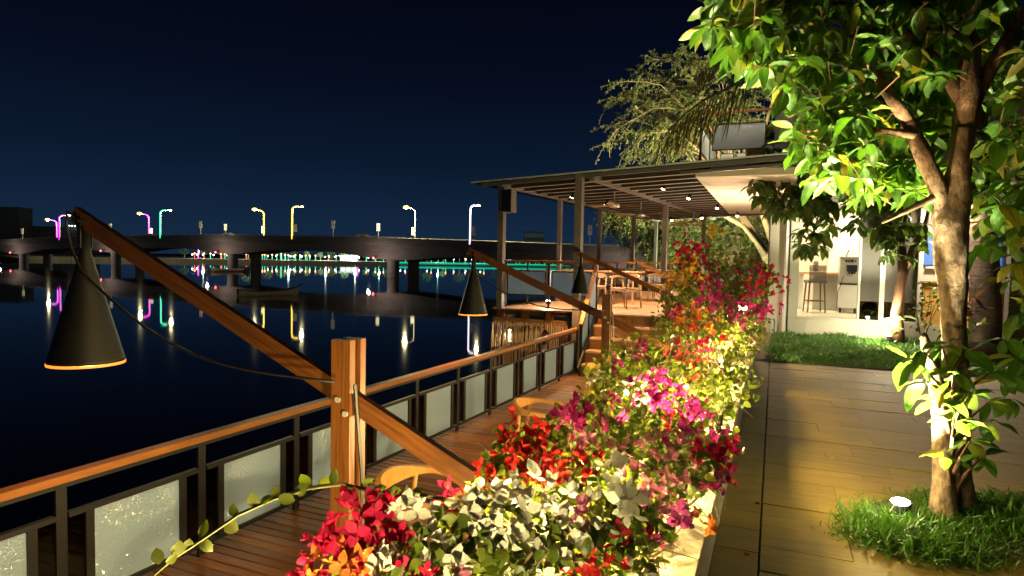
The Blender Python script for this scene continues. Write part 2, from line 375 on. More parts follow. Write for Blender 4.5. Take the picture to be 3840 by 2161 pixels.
def geo_mesh(name, g, mat):
    me = bpy.data.meshes.new(name); me.from_pydata([tuple(q) for q in g[0]], [], g[1])
    uvl = me.uv_layers.new(name='UVMap'); idx = np.empty(len(me.loops), dtype=np.int32); me.loops.foreach_get('vertex_index', idx)
    uvl.data.foreach_set('uv', g[2][idx].astype(np.float32).ravel())
    me.materials.append(mat); me.polygons.foreach_set('use_smooth', [True]*len(me.polygons)); return me
def joined(name, geos, mats, which, mat):
    """one mesh of many leaves; which[i] picks the leaf shape of matrix i. All faces quads."""
    V, Q, U, n = [], [], [], 0
    which = np.array(which); A = np.array([np.array(q) for q in mats])
    for k, g in enumerate(geos):
        B = A[which == k]
        if not len(B): continue
        v = np.einsum('nij,vj->nvi', B[:, :3, :3], g[0])+B[:, None, :3, 3]
        f = np.array(g[1]); nv = len(g[0])
        Q.append((f[None]+(np.arange(len(B))*nv)[:, None, None]+n).reshape(-1, 4)); V.append(v.reshape(-1, 3)); U.append(np.tile(g[2], (len(B), 1))); n += nv*len(B)
    V = np.vstack(V).astype(np.float32); Q = np.vstack(Q).astype(np.int32); U = np.vstack(U).astype(np.float32)
    me = bpy.data.meshes.new(name); me.vertices.add(len(V)); me.vertices.foreach_set('co', V.ravel())
    me.loops.add(Q.size); me.loops.foreach_set('vertex_index', Q.ravel()); me.polygons.add(len(Q))
    me.polygons.foreach_set('loop_start', np.arange(0, Q.size, 4, dtype=np.int32))
    uvl = me.uv_layers.new(name='UVMap'); uvl.data.foreach_set('uv', U[Q.ravel()].ravel())
    me.polygons.foreach_set('use_smooth', np.ones(len(Q), dtype=bool)); me.materials.append(mat); me.update(); me.validate(); return me
def orient(pos, d, nrm, s=1.0):
    d = Vector(d).normalized(); nrm = Vector(nrm); x = d.cross(nrm)
    if x.length < 1e-4: x = d.orthogonal()
    x.normalize(); z = x.cross(d)
    return Matrix(((x.x*s, d.x*s, z.x*s, pos[0]), (x.y*s, d.y*s, z.y*s, pos[1]), (x.z*s, d.z*s, z.z*s, pos[2]), (0, 0, 0, 1)))
def rdir(): 
    q = Vector(rng.normal(size=3)); return q.normalized()
def spread(parent, name, geos, meshes, mats, mat, limit=300, stuffname=None):
    """the leaves that show largest become parts, the rest one stuff part"""
    off = rootloc(parent); k = len(geos); wh = [int(rng.integers(k)) for _ in mats]
    def key(i):
        P = mats[i].translation; u, v, D = pxw(P)
        inn = D > .2 and -40 < u < 2620 and -40 < v < 1490
        return (0 if inn else 1, D/mats[i].to_scale()[0])
    order = sorted(range(len(mats)), key=key)
    for i in order[:limit]:
        o = bpy.data.objects.new(name, meshes[wh[i]]); col.objects.link(o); o.parent = parent
        mm = mats[i].copy(); mm.translation = mm.translation-off; o.matrix_local = mm
    rest = order[limit:]
    if rest:
        T = Matrix.Translation(-off)
        o = link(stuffname or ('more_'+name), joined(name+'_mass', geos, [T@mats[i] for i in rest], [wh[i] for i in rest], mat), parent); o['kind'] = 'stuff'
LG = {}
def leafset(key, specs, mat):
    g = [leaf_geo(*s[0], **s[1]) for s in specs]; LG[key] = (g, [geo_mesh(key, q, mat) for q in g], mat)
leafset('big_leaf', [((1, .42), dict(fold=.22, curl=.22)), ((1, .48), dict(fold=.3, curl=.4, wav=.3)), ((1, .38), dict(fold=.15, curl=.12)), ((1, .52), dict(fold=.1, curl=.3, wav=.5)), ((1, .40), dict(fold=.35, curl=.55, wav=.2))], M['leaf_big'])
leafset('dark_leaf', [((1, .40), dict(fold=.22, curl=.22, nl=4, nw=1)), ((1, .46), dict(fold=.3, curl=.45, nl=4, nw=1))], M['leaf_dark'])
leafset('boug_leaf', [((1, .62), dict(fold=.25, curl=.2, nl=4, nw=1)), ((1, .55), dict(fold=.35, curl=.4, nl=4, nw=1)), ((1, .7), dict(fold=.15, curl=.1, nl=4, nw=1))], M['leaf_boug'])
leafset('red_leaf', [((1, .36), dict(fold=.2, curl=.3, nl=5, nw=1))], M['leaf_red'])
fine_g = [leaf_geo(1, .6, .1, .1, 2, 1), leaf_geo(1, .5, .3, .2, 2, 1)]
def bract_geo():
    gs = [xf(leaf_geo(.5, .10, .2, .1, 2, 1), Matrix.Rotation(a_, 4, 'Z') @ Matrix.Rotation(R(70), 4, 'X')) for a_ in (.5, 2.6)]
    for k in range(3):
        g = leaf_geo(1, .80, .30, -.40, 4, 1, wav=.25); a = 2*math.pi*k/3
        Mx = Matrix.Rotation(a, 4, 'Z') @ Matrix.Rotation(R(38), 4, 'X'); gs.append(xf(g, Mx))
    return merge_geo(gs)
bg1 = bract_geo(); g2_ = []
for k in range(3):
    g = leaf_geo(1, .7, .2, -.1, 3, 1, wav=.3); g2_.append(xf(g, Matrix.Rotation(2*math.pi*k/3+.2, 4, 'Z') @ Matrix.Rotation(R(14), 4, 'X')))
bg2 = merge_geo(g2_)
FG = [bg1, bg2]; FM = {k: [geo_mesh(k+'_flower', q, FL[k]) for q in FG] for k in FL}

# ================================================================== SETTING
# water, land
MB().add([(-3000, -400, -2.45), (3000, -400, -2.45), (3000, 3000, -2.45), (-3000, 3000, -2.45)], [(0, 1, 2, 3)]).build('water', M['water'], kind='structure')
gb = MB().add([(-.95, -20, -.02), (120, -20, -.02), (120, 200, -.02), (20, 200, -.02), (-8, 27, -.02), (-6, 22.6, -.02), (-.95, 22.6, -.02),
               (-.95, -20, -3.2), (-8, 27, -3.2), (-6, 22.6, -3.2), (-.95, 22.6, -3.2), (20, 200, -3.2)],
              [(0, 1, 2, 3, 4, 5, 6), (0, 6, 10, 7), (6, 5, 9, 10), (5, 4, 8, 9), (4, 3, 11, 8)])
gb.build('ground', M['ground'], kind='structure')

# garden path of sandstone slabs
path = MB().span((-.25, -2, -.019), (3.4, 10.6, -.012)).build('path', M['ground'], kind='structure')
ver = {}
def slabmesh(wd, ln):
    k = (round(wd, 3), round(ln, 3))
    if k not in ver: ver[k] = MB().slab((0, 0, 0), (wd-.0018, ln-.0018, .03), .0012).mesh('slab', M['slab'])
    return ver[k]
y = 1.6; i = 0
while y < 10.6:
    ln = (.26, .30, .28)[i % 3]; i += 1
    if y+ln > 10.6: break
    o = link('slab', slabmesh(.222, ln), path, (-.137, y+ln/2, .008+random.uniform(-.002, .002)))
    y += ln
y = 1.6; row = 0
while y < 10.55:
    h = (.30, .24, .30, .36)[row % 4]
    if y+h > 10.6: h = 10.6-y
    x = -.016-random.uniform(0, .0); k = 0; first = (.86, .45, .66)[row % 3]
    while x < 3.3:
        wd = first if k == 0 else (.86, .80, .92)[(row+k) % 3]
        if pxw((x, y, 0))[2] > .3: 
            o = link('slab', slabmesh(wd, h), path, (x+wd/2, y+h/2, .008+random.uniform(-.0025, .0025))); o.rotation_euler = (random.uniform(-.002, .002), random.uniform(-.002, .002), 0)
        x += wd; k += 1
    y += h; row += 1

# planter: kerb walls, coping, soil
pl = thing('planter', 'long low planter with yellow sandstone coping between deck and path', 'planter', (-.65, 6, 0))
MB().span((-.45, -1, -.05), (-.25, 11.2, .26)).build('outer_wall', M['kerb'], pl, True)
y = -1.
while y < 11.15:
    ln = random.uniform(.75, .95); e_ = min(y+ln, 11.2)
    MB().slab((-.352, (y+e_)/2, .305), (.222, e_-y-.004, .044), .008).build('coping_stone', M['coping'], pl, True); y = e_
MB().span((-1.05, -1, -.7), (-.95, 11.2, .28)).build('inner_wall', M['kerb'], pl, True)
MB().span((-.95, -1, .0), (-.45, 11.2, .2)).build('soil', M['soil'], pl, True)

# lower deck
DZ = -.6
dk = MB().span((-3.85, -1, DZ-.22), (-1.05, 12.2, DZ-.07)).build('lower_deck', M['boatdark'], kind='structure')
bm_ = {}
y = 0.4; i = 0
while y < 11.9:
    k = i % 4
    if k not in bm_:
        mb = MB(); mb.slab((0, 0, 0), (2.74, .083, .03), .005); bm_[k] = mb.mesh('deck_board', M['teak'])
    o = link('deck_board', bm_[k], dk, (-2.44+random.uniform(-.004, .004), y, DZ+random.uniform(-.002, .002))); y += .094; i += 1

# deck railing
rl = thing('deck_railing', 'waterside railing of frosted panes and timber handrail along lower deck', 'railing', (-3.6, 6, DZ))
def rx(y): return -3.74+.034*(y-2)
MB().beam((rx(-.6), -.6, .245), (rx(11.44), 11.44, .245), .085, .045).build('handrail', M['railwood'], rl, True)
MB().beam((rx(-.6), -.6, .205), (rx(11.44), 11.44, .205), .045, .03).build('rail_underside', M['steel'], rl, True)
py = [-.48, .45, 1.36, 2.27, 3.2, 4.12, 5.03, 5.95, 6.87, 7.77, 8.7, 9.59, 10.5, 11.44]
ang = math.atan(.034)
for k, yy in enumerate(py):
    MB().box((rx(yy), yy, -.21), (.02, .06, .80)).build('post', M['steel'], rl, True)
for k in range(len(py)-1):
    a, b = py[k]+.035, py[k+1]-.035
    fr = MB()
    fr.beam((rx(a), a, .02), (rx(b), b, .02), .04, .03); fr.beam((rx(a), a, -.525), (rx(b), b, -.525), .04, .03)
    a2, b2 = a+.12, b-.12
    for q in (a2, b2): fr.box((rx(q), q, -.2525), (.036, .05, .512))
    f_ = fr.build('panel_frame', M['steel'], rl, True)
    MB().beam((rx(a2), a2+.026, -.2525), (rx(b2), b2-.026, -.2525), .012, .51).build('glass_pane', M['frost'], f_, True, loc=(rx((a+b)/2), (a+b)/2, -.25))
    for (q0, q1) in ((a+.0, a2-.026), (b2+.026, b)):
        MB().beam((rx(q0), q0, -.2525), (rx(q1), q1, -.2525), .008, .50).build('clear_pane', M['smoked'], f_, True)

# ------------------------------------------------------------------ cone lamps on timber arms
shade_p = [(.0, .13), (.022, .13), (.026, .0), (.170, -.545), (.173, -.56), (.166, -.557), (.022, -.01), (.0, -.0)]
M['rim_glow'] = emat('glowing_rim', (1, .30, .035), 1.6)
M['shade_glow'] = emat('warm_bulb', (1, .45, .12), 7)
def cone_lamp(y, tip, bolt, end, ptop, lit, label, arm_label):
    px = bolt[0]; t = thing('timber_lamp_post', label, 'lamp', (px, y, DZ), 0, 'cone lamps on timber arms along the deck')
    for s in (-1, 1):
        MB().span((px-.046, y+s*.036-.018, DZ), (px+.046, y+s*.036+.018, ptop)).build('post_plank', M['beamwood'], t, True)
    a = Vector((tip[0], y, tip[1])); e = Vector((end[0], y, end[1]))
    d = (e-a).normalized()
    ao = MB().beam((-.05, 0, 0), ((e-a).length, 0, 0), .034, .082).build('arm', M['armwood'], t); ao.location = a-Vector(t.location); ao.rotation_euler = (0, math.atan2(-d.z, d.x), 0)
    for q in ((bolt[0]-.01, bolt[1]+.0), (bolt[0]+.028, bolt[1]-.055)):
        MB().tube([(q[0], y-.062, q[1]), (q[0], y-.053, q[1])], .013, 8).build('bolt', M['chrome'], t, True)
    hb = MB(); hp = a+d*.03
    for s in (-1, 1): hb.box((hp.x, y+s*.03, hp.z-.06), (.024, .006, .16))
    hb.tube([(hp.x, y-.045, hp.z), (hp.x, y+.045, hp.z)], .012, 8)
    hb.tube([(hp.x, y-.036, hp.z-.125), (hp.x, y+.036, hp.z-.125)], .008, 8)
    hb.build('hanger', M['black'], t, True)
    ztop = hp.z-.165
    sh = MB().lathe(shade_p, (hp.x, y, ztop), 40).build('shade', M['black'], t, True, smooth=True)
    MB().tube([(hp.x, y, ztop+.12), (hp.x, y, hp.z-.03)], .02, 10).build('stem', M['black'], t, True)
    # inner reflector and bulb
    MB().lathe([(.05, -.16), (.163, -.552)], (hp.x, y, ztop), 32).build('reflector', M['reflector'], sh, True, smooth=True)
    MB().ball((hp.x, y, ztop-.40), .03, 10, 6).build('bulb', M['shade_glow'] if lit else M['white'], sh, True, smooth=True)
    if lit: 
        if lit not in (95, 21): MB().lathe([(.166, -.561), (.1745, -.561), (.1745, -.573), (.166, -.573), (.166, -.561)], (hp.x, y, ztop), 40).build('rim', M['rim_glow'], sh, True, smooth=False)
        ld = bpy.data.lights.new('cone_lamp_light', 'POINT'); ld.energy = lit; ld.color = (1, .50, .16); ld.shadow_soft_size = .03
        lo = bpy.data.objects.new('cone_lamp_light', ld); col.objects.link(lo); lo.location = Vector((hp.x, y, ztop-.46))-Vector(t.location); lo.parent = t
    cp = []
    s0 = Vector((hp.x, y-.03, ztop+.02)); q = Vector((bolt[0], y-.09, bolt[1]+.08))
    loop = [s0+Vector((-.02, 0, .16)), s0+Vector((-.075, -.01, .19)), s0+Vector((-.085, -.01, .12)), s0+Vector((-.03, -.02, .0)), s0+Vector((.06, -.03, -.11))]
    for k in range(1, 11):
        f = k/10; p0 = loop[4].lerp(q, f); p0.z -= .19*math.sin(math.pi*f)*(1-.35*f); cp.append(p0)
    MB().tube(loop+cp, .0065, 6).build('cable', M['cable'], t, True, smooth=True)
    MB().tube([(bolt[0]+.07, y-.05, bolt[1]+.07), (bolt[0]+.085, y-.02, bolt[1]-.3), (bolt[0]+.07, y+.0, DZ+.02)], .008, 6).build('cable', M['cable'], t, True)
    return t
M['reflector'] = pmat('copper_inside', (.55, .28, .10), None, rough=.35)
cone_lamp(2.13, (-3.30, 1.715), (-1.62, .96), (-.93, .65), 1.205, 22, 'large black cone lamp nearest the camera, hanging from its timber arm over the water', '')
cone_lamp(6.75, (-3.35, 1.62), (-1.68, .93), (-.98, .62), 1.18, 42, 'black cone lamp with glowing orange rim, in front of the bamboo screen', '')
cone_lamp(11.35, (-3.38, 1.67), (-1.72, .95), (-.98, .63), 1.15, 95, 'plain black cone lamp in front of the tall pavilion column beside the stairs', '')
cone_lamp(16.0, (-3.28, 1.55), (-1.72, .86), (-1.2, .62), 1.10, 21, 'smallest and farthest black cone lamp, in front of the dining tables', '')

# ------------------------------------------------------------------ pavilion
PZ = .5; PA = R(-6.1); P0 = Vector((-5.36, 12.2, 0))
def pav(u, v, z): return P0+Vector((math.cos(PA)*u-math.sin(PA)*v, math.sin(PA)*u+math.cos(PA)*v, z))
def rz_(u): return 3.05+.036*u          # underside of the roof beams: falls towards the river
pv = thing('pavilion', 'open riverside pavilion with louvred steel roof on slim columns', 'pavilion', P0, PA)
def rbeam(mb, u0, v0, u1, v1, wd, h, dz=0): return mb.beam((u0, v0, rz_(u0)+dz+h/2), (u1, v1, rz_(u1)+dz+h/2), wd, h)
for (u, v, z0, s) in ((0, 0, PZ, .13), (0, 2.95, PZ, .10), (0, 5.75, PZ, .10), (0, 8.9, PZ, .10), (0, 11.6, PZ, .1), (2.02, 5.4, PZ, .12), (2.1, 9.9, PZ, .12), (4.0, 11.6, PZ, .12)):
    MB().span((u-s/2, v-s/2, z0), (u+s/2, v+s/2, rz_(u)+.02)).build('column', M['pavsteel'], pv)
MB().span((1.755, -.22, -3.2), (1.895, -.08, rz_(1.8)+.135)).build('column', M['pavsteel'], pv)['label'] = 'tall front column running from above the roof edge down past the deck'
rbeam(MB(), 0, -.12, 0, 11.9, .12, .10).build('side_beam', M['pavsteel'], pv)
rbeam(MB(), 2.05, -.10, 2.05, 11.9, .10, .11, -.03).build('middle_beam', M['pavsteel'], pv)
rbeam(MB(), -.42, -.16, 5.8, -.16, .06, .074, .03).build('fascia', M['fascia'], pv)
rbeam(MB(), 3.75, -.08, 5.8, -.08, .05, .05, -.05).build('gutter', M['fascia'], pv)
lv = {}
for k in range(19):
    v = .32+k*.60
    b = MB().beam((.06, 0, rz_(.06)+.055), (4.08, 0, rz_(4.08)+.055), .04, .085) if not lv else None
    if b:
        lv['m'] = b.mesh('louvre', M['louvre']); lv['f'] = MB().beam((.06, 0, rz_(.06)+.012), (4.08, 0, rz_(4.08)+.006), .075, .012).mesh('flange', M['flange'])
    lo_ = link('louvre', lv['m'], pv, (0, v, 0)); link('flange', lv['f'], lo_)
MB().add([(-.62, -.29, rz_(-.62)+.108), (5.8, -.29, rz_(5.8)+.108), (5.8, 12, rz_(5.8)+.108), (-.62, 12, rz_(-.62)+.108),
          (-.62, -.29, rz_(-.62)+.128), (5.8, -.29, rz_(5.8)+.128), (5.8, 12, rz_(5.8)+.128), (-.62, 12, rz_(-.62)+.128)],
         [(3, 2, 1, 0), (4, 5, 6, 7), (0, 1, 5, 4), (1, 2, 6, 5), (2, 3, 7, 6), (3, 0, 4, 7)]).build('glass_sheet', M['roofglass'], pv)
MB().beam((-.60, -.302, rz_(-.60)+.118), (5.8, -.302, rz_(5.8)+.118), .022, .026).build('glass_edge', M['glassedge'], pv)
# pavilion deck
pd = thing('pavilion_deck', 'raised timber floor of the pavilion above the river', 'deck', (-3, 12.2, 0)); 
pd['kind'] = 'structure'
MB().span((-5.5, 12.26, PZ-.13), (-.95, 24, PZ-.032)).build('substructure', M['boatdark'], pd, True)
MB().span((-5.52, 12.18, PZ-.30), (-1.2, 12.26, PZ-.2)).build('edge_beam', M['teak_pav'], pd, True)
bb = MB().slab((0, 0, 0), (4.6, .094, .03), .004).mesh('deck_board', M['teak_pav'])
for k in range(110):
    link('deck_board', bb, pd, (-3.2+3-.02+random.uniform(-.006, .006), .02+k*.1, PZ+random.uniform(-.002, .002)))
for k in range(8):
    MB().span((-5.4+k*.55, 12.12, PZ-.2), (-5.28+k*.55, 12.3, PZ-.035)).build('joist', M['beamwood'], pd, True)
for k, (x, y) in enumerate(((-5.3, 12.6), (-3.2, 12.9), (-5.2, 17), (-3.2, 17), (-5, 21))):
    MB().tube([(x, y, -3.2), (x, y, PZ-.14)], .11, 10).build('pile', M['boatdark'], pd, True)

# bamboo screen
bs = thing('bamboo_screen', 'upright bamboo cane screen below the pavilion deck edge', 'screen', (-4.2, 12.16, -.2))
for z in (.2, -.35):
    MB().span((-5.5, 12.13, z-.03), (-3.1, 12.165, z+.03)).build('batten', M['teak_pav'], bs, True)
random.seed(5)
for k in range(80):
    x = -5.5+k*.030+random.uniform(-.008, .008); ln = random.uniform(.98, 1.12); lean = random.uniform(-.035, .035)
    r = random.uniform(.0085, .013); n = 5; pts = [(lean*(-j/n), random.uniform(-.004, .004), -ln*j/n) for j in range(n+1)]
    mb = MB().tube(pts, r, 6)
    for j in range(1, n): mb.tube([(pts[j][0], pts[j][1], pts[j][2]-.006), (pts[j][0], pts[j][1], pts[j][2]+.006)], r*1.22, 6)
    mb.build('bamboo_pole', M['bamboo'], bs).location = Vector((x, 12.10+random.uniform(-.012, .012), .23+random.uniform(-.04, .02)))-Vector(bs.location)
for k, x in enumerate((-4.28, -3.86)):
    t = thing('hanging_lantern', ('small brown box lantern on the bamboo screen, nearer the river end', 'small brown box lantern on the bamboo screen, nearer the tall column')[k], 'lantern', (x, 12.05, .03), 0, 'box lanterns on the bamboo screen')
    MB().span((x-.04, 12.01, -.12), (x+.04, 12.085, .05)).build('body', M['beamwood'], t, True)
    MB().add([(x-.055, 11.995, .05), (x+.055, 11.995, .05), (x+.055, 12.095, .05), (x-.055, 12.095, .05), (x-.012, 12.035, .12), (x+.012, 12.035, .12), (x+.012, 12.055, .12), (x-.012, 12.055, .12)], [(3,2,1,0),(4,5,6,7),(0,1,5,4),(1,2,6,5),(2,3,7,6),(3,0,4,7)]).build('cap', M['black'], t, True)
LK = 3.0
def light(name, kind, loc, e, c, size=.05, parent=None, **k):
    ld = bpy.data.lights.new(name, kind); ld.energy = e*LK; ld.color = c
    if kind == 'AREA': ld.size = size
    else: ld.shadow_soft_size = size
    for a, b in k.items():
        if a != 'aim': setattr(ld, a, b)
    o = bpy.data.objects.new(name, ld); col.objects.link(o); o.location = loc
    if 'aim' in k: o.rotation_euler = (Vector(k['aim'])-Vector(loc)).to_track_quat('-Z', 'Y').to_euler()
    if parent is not None: o.parent = parent; o.location = Vector(loc)-Vector(parent.location)
    return o
ul = thing('underdeck_lamp', 'bright warm lamp shining through the bamboo at its river end', 'lamp', (-5.2, 12.4, -.1))
M['warmlens'] = emat('warm_lens', (1, .72, .38), 30)
MB().box((-5.2, 12.42, -.1), (.07, .05, .3)).build('housing', M['black'], ul, True); MB().box((-5.2, 12.39, -.1), (.05, .008, .27)).build('lens', M['warmlens'], ul, True)
light('underdeck_light', 'POINT', (-5.15, 12.33, -.1), 9, (1, .72, .4), .03, ul)

# stairs and balustrade
st = thing('stairs', 'timber steps climbing from the lower deck to the pavilion', 'stairs', (-2.3, 11.6, DZ))
for k in range(5):
    zt = PZ-.22*(k+1); y1 = 12.24-.27*k
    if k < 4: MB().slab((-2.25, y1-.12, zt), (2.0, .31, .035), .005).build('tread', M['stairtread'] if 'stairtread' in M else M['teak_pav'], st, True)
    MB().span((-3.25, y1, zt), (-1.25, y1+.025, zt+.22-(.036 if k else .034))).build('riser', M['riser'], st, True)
for x in (-3.27, -1.235):
    MB().beam((x, 12.24, .30), (x, 11.1, DZ+.06), .03, .28).build('stringer', M['steel'], st, True)
sr = thing('stair_balustrade', 'sloping timber handrail over frosted panes beside the steps', 'balustrade', (-3.32, 11.8, DZ))
x = -3.33
a, b = Vector((x, 12.42, 1.44)), Vector((x, 11.38, .33))
MB().beam(a, b, .075, .06, (0, .7, .7)).build('handrail', M['railwood'], sr, True)
for f in (.0, .52, .98):
    q = a.lerp(b, f); MB().box((x, q.y, q.z-.5), (.05, .02, 1.0)).build('post', M['steel'], sr, True)
for (f0, f1) in ((.05, .49), (.55, .95)):
    q0, q1 = a.lerp(b, f0), a.lerp(b, f1)
    MB().add([(x-.006, q0.y, q0.z-.2), (x-.006, q1.y, q1.z-.2), (x-.006, q1.y, q1.z-.85), (x-.006, q0.y, q0.z-.85), (x+.006, q0.y, q0.z-.2), (x+.006, q1.y, q1.z-.2), (x+.006, q1.y, q1.z-.85), (x+.006, q0.y, q0.z-.85)],
             [(0,1,2,3),(7,6,5,4),(0,4,5,1),(1,5,6,2),(2,6,7,3),(3,7,4,0)]).build('glass_pane', M['frost'], sr, True, loc=(x, (q0.y+q1.y)/2, q0.z))
# pavilion railing
pr = thing('pavilion_railing', 'pavilion edge railing with timber top rail and frosted panes', 'railing', (-5.3, 12.25, PZ))
runs = [((-5.30, 12.27), (-3.36, 12.42)), ((-5.30, 12.33), (-4.25, 22.5)), ((-4.2, 22.6), (-.6, 22.3))]
for ri, (a, b) in enumerate(runs):
    a, b = Vector((*a, 0)), Vector((*b, 0)); L_ = (b-a).length; d = (b-a)/L_; n = round(L_/1.0)
    MB().beam(a+Vector((0, 0, 1.5)), b+Vector((0, 0, 1.5)), .08, .05).build('top_rail', M['railwood'], pr, True)
    for k in range(n+1):
        q = a.lerp(b, k/n); MB().box(q+Vector((0, 0, PZ+.5)), (.035, .035, .96)).build('post', M['steel'], pr, True)
    for k in range(n):
        q0 = a.lerp(b, k/n)+d*.07; q1 = a.lerp(b, (k+1)/n)-d*.07
        f = MB()
        for z in (PZ+.30, PZ+.80): f.beam(q0+Vector((0, 0, z)), q1+Vector((0, 0, z)), .03, .02)
        for q in (q0, q1): f.beam(q+Vector((0, 0, PZ+.31)), q+Vector((0, 0, PZ+.79)), .03, .02, (1, 0, 0))
        f_ = f.build('pane_frame', M['steel'], pr, True)
        MB().beam(q0+d*.012+Vector((0, 0, PZ+.55)), q1-d*.012+Vector((0, 0, PZ+.55)), .01, .478).build('glass_pane', M['frost'], f_, True, loc=(q0+q1)/2+Vector((0, 0, PZ+.55)))
# speaker
sp = thing('loudspeaker', 'grey box loudspeaker hung high on the river-end column', 'speaker', pav(.14, -.1, 2.75), PA)
MB().span((-.055, -.1, -.24), (.19, .12, .24)).build('cabinet', M['pavsteel'], sp); MB().span((-.045, -.106, -.22), (.18, -.101, .22)).build('grille', M['black2'] if 'black2' in M else M['steel'], sp)
MB().tube([(-.1, -.02, .2), (-.13, -.08, .1), (-.1, -.1, -.05), (-.09, -.08, -.2)], .008, 6).build('cable', M['cable'], sp)
# ceiling fans
fan0 = None
fans = [((1545, 517), 14.4), ((1612, 541), 16.8), ((1722, 566), 21.5), ((1745, 560), 19.5)]
flab = ['ceiling fan with pale wooden blades, nearest of the row under the louvres', 'second ceiling fan from the front, beside the middle beam', 'lowest ceiling fan, silhouetted against the lit trees at the back', 'ceiling fan at the back right, near the inner column']
for k, ((u, v), D) in enumerate(fans):
    P = at(u, v, D)
    if fan0 is None:
        t = thing('ceiling_fan', flab[0], 'ceiling fan', P, .4, 'ceiling fans under the pavilion roof'); fan0 = t
        MB().tube([(0, 0, .05), (0, 0, .55)], .016, 8).build('downrod', M['chrome'], t)
        MB().lathe([(0, .62), (.05, .62), (.055, .52), (0, .5)], n=16).build('ceiling_cup', M['chrome'], t, smooth=True)
        MB().lathe([(0, .14), (.03, .14), (.05, .06), (.13, .03), (.13, -.03), (.08, -.06), (0, -.07)], n=20).build('motor', M['chrome'], t, smooth=True)
        for j in range(3):
            Mx = Matrix.Rotation(2*math.pi*j/3+.2, 4, 'Z') @ Matrix.Rotation(R(12), 4, 'X')
            vs = [Mx @ Vector(q) for q in ((.11, -.03, 0), (.3, -.07, 0), (.68, -.06, 0), (.70, 0, 0), (.68, .06, 0), (.3, .07, 0), (.11, .03, 0))]
            mb = MB(); mb.add(vs+[q+Vector((0, 0, .012)) for q in vs], [tuple(reversed(range(7))), tuple(range(7, 14))]+[(i, (i+1) % 7, 7+(i+1) % 7, 7+i) for i in range(7)])
            mb.build('blade', M['pavwood'], t)
    else:
        c = copy_tree(fan0); c.location = P; c.rotation_euler[2] = .4+k*.9; c['label'] = flab[k]
# pendant spots
M['spotlens'] = emat('spot_lens', (1, .66, .36), 28)
sp_px = [((1441, 492), 13.6), ((1526, 512), 15.0), ((1671, 471), 13.2), ((1734, 495), 14.4), ((1805, 520), 16.6), ((1855, 540), 18.6), ((1690, 552), 20.5), ((1765, 545), 18.0)]
slab_ = ['glowing pendant spotlight nearest the river, left of the tall column', 'glowing pendant spotlight just left of the nearest ceiling fan', 'frontmost pendant spotlight right of the middle beam', 'second pendant spotlight right of the middle beam',
         'third pendant spotlight right of the middle beam', 'pendant spotlight closest to the white soffit edge', 'far pendant spotlight in front of the lit trees', 'dim pendant spotlight at the far end beside the back beam']
for k, ((u, v), D) in enumerate(sp_px):
    P = at(u, v, D); t = thing('pendant_spotlight', slab_[k], 'spotlight', P, .3*k, 'pendant spotlights under the pavilion roof')
    MB().tube([(0, 0, .05), (0, 0, .42)], .006, 6).build('cord', M['black'], t)
    dr = Matrix.Rotation(R(28), 3, 'Y')
    mb = MB().tube([dr@Vector((0, 0, .06)), dr@Vector((0, 0, -.05))], .038, 12); mb.build('housing', M['black'], t)
    MB().tube([dr@Vector((0, 0, -.052)), dr@Vector((0, 0, -.058))], .040, 12).build('lens', M['spotlens'], t)
    light('pendant_light', 'SPOT', P+Vector((0, 0, -.08)), 150, (1, .70, .42), .03, t, spot_size=R(125), spot_blend=.6, aim=P+Vector((.1, 0, -2)))
fu = thing('floor_spotlight', 'small glaring floor spotlight at the pavilion deck edge', 'spotlight', at(1379, 762, 13.6))
MB().tube([(0, 0, -.03), (0, 0, .03)], .05, 12).build('housing', M['black'], fu); MB().ball((0, -.01, .035), .04, 10, 6).build('lens', emat('floor_lens', (1, .9, .72), 60), fu)
light('floor_spot_light', 'POINT', at(1379, 762, 13.6)+Vector((0, -.03, .1)), 12, (1, .85, .62), .03, fu)

# chairs and tables
def chair(name, label, wood, loc, rz, group):
    t = thing(name, label, 'chair', loc, rz, group)
    for sx, sy in ((-1, 1), (1, 1), (-1, -1), (1, -1)):
        back = sy < 0; top = .67 if back else .66
        MB().tube([(sx*.25, sy*.23+(.0 if not back else -.03), 0), (sx*.235, sy*.20, .40), (sx*.265, sy*.17+(0 if not back else .0), top)], [.013, .021, .015], 8).build('leg', wood, t, smooth=True)
    mb = MB(); mb.slab((0, 0, .455), (.47, .45, .035), .012); mb.build('seat', wood, t)
    sfr = MB()
    for sx in (-1, 1): sfr.beam((sx*.235, -.19, .40), (sx*.235, .2, .40), .022, .05)
    for sy in (-.19, .2): sfr.beam((-.225, sy, .40), (.225, sy, .40), .022, .05)
    sfr.build('seat_frame', wood, t)
    pts = []
    for i in range(25):
        a = math.pi*(1.0+i/24); q = Vector((.29*math.cos(a), .24*math.sin(a)-.03, .70)); pts.append(q)
    pts = [Vector((-.285, .22, .675)), Vector((-.288, .1, .685))]+pts+[Vector((.288, .1, .685)), Vector((.285, .22, .675))]
    def prof(f):
        k = math.sin(math.pi*f)**3; h = .016+.045*k; wd = .026-.012*k
        return [(-wd, -h), (wd, -h), (wd, h), (-wd, h)]
    MB().sweep(pts, prof).build('backrest', wood, t, smooth=False)
    return t
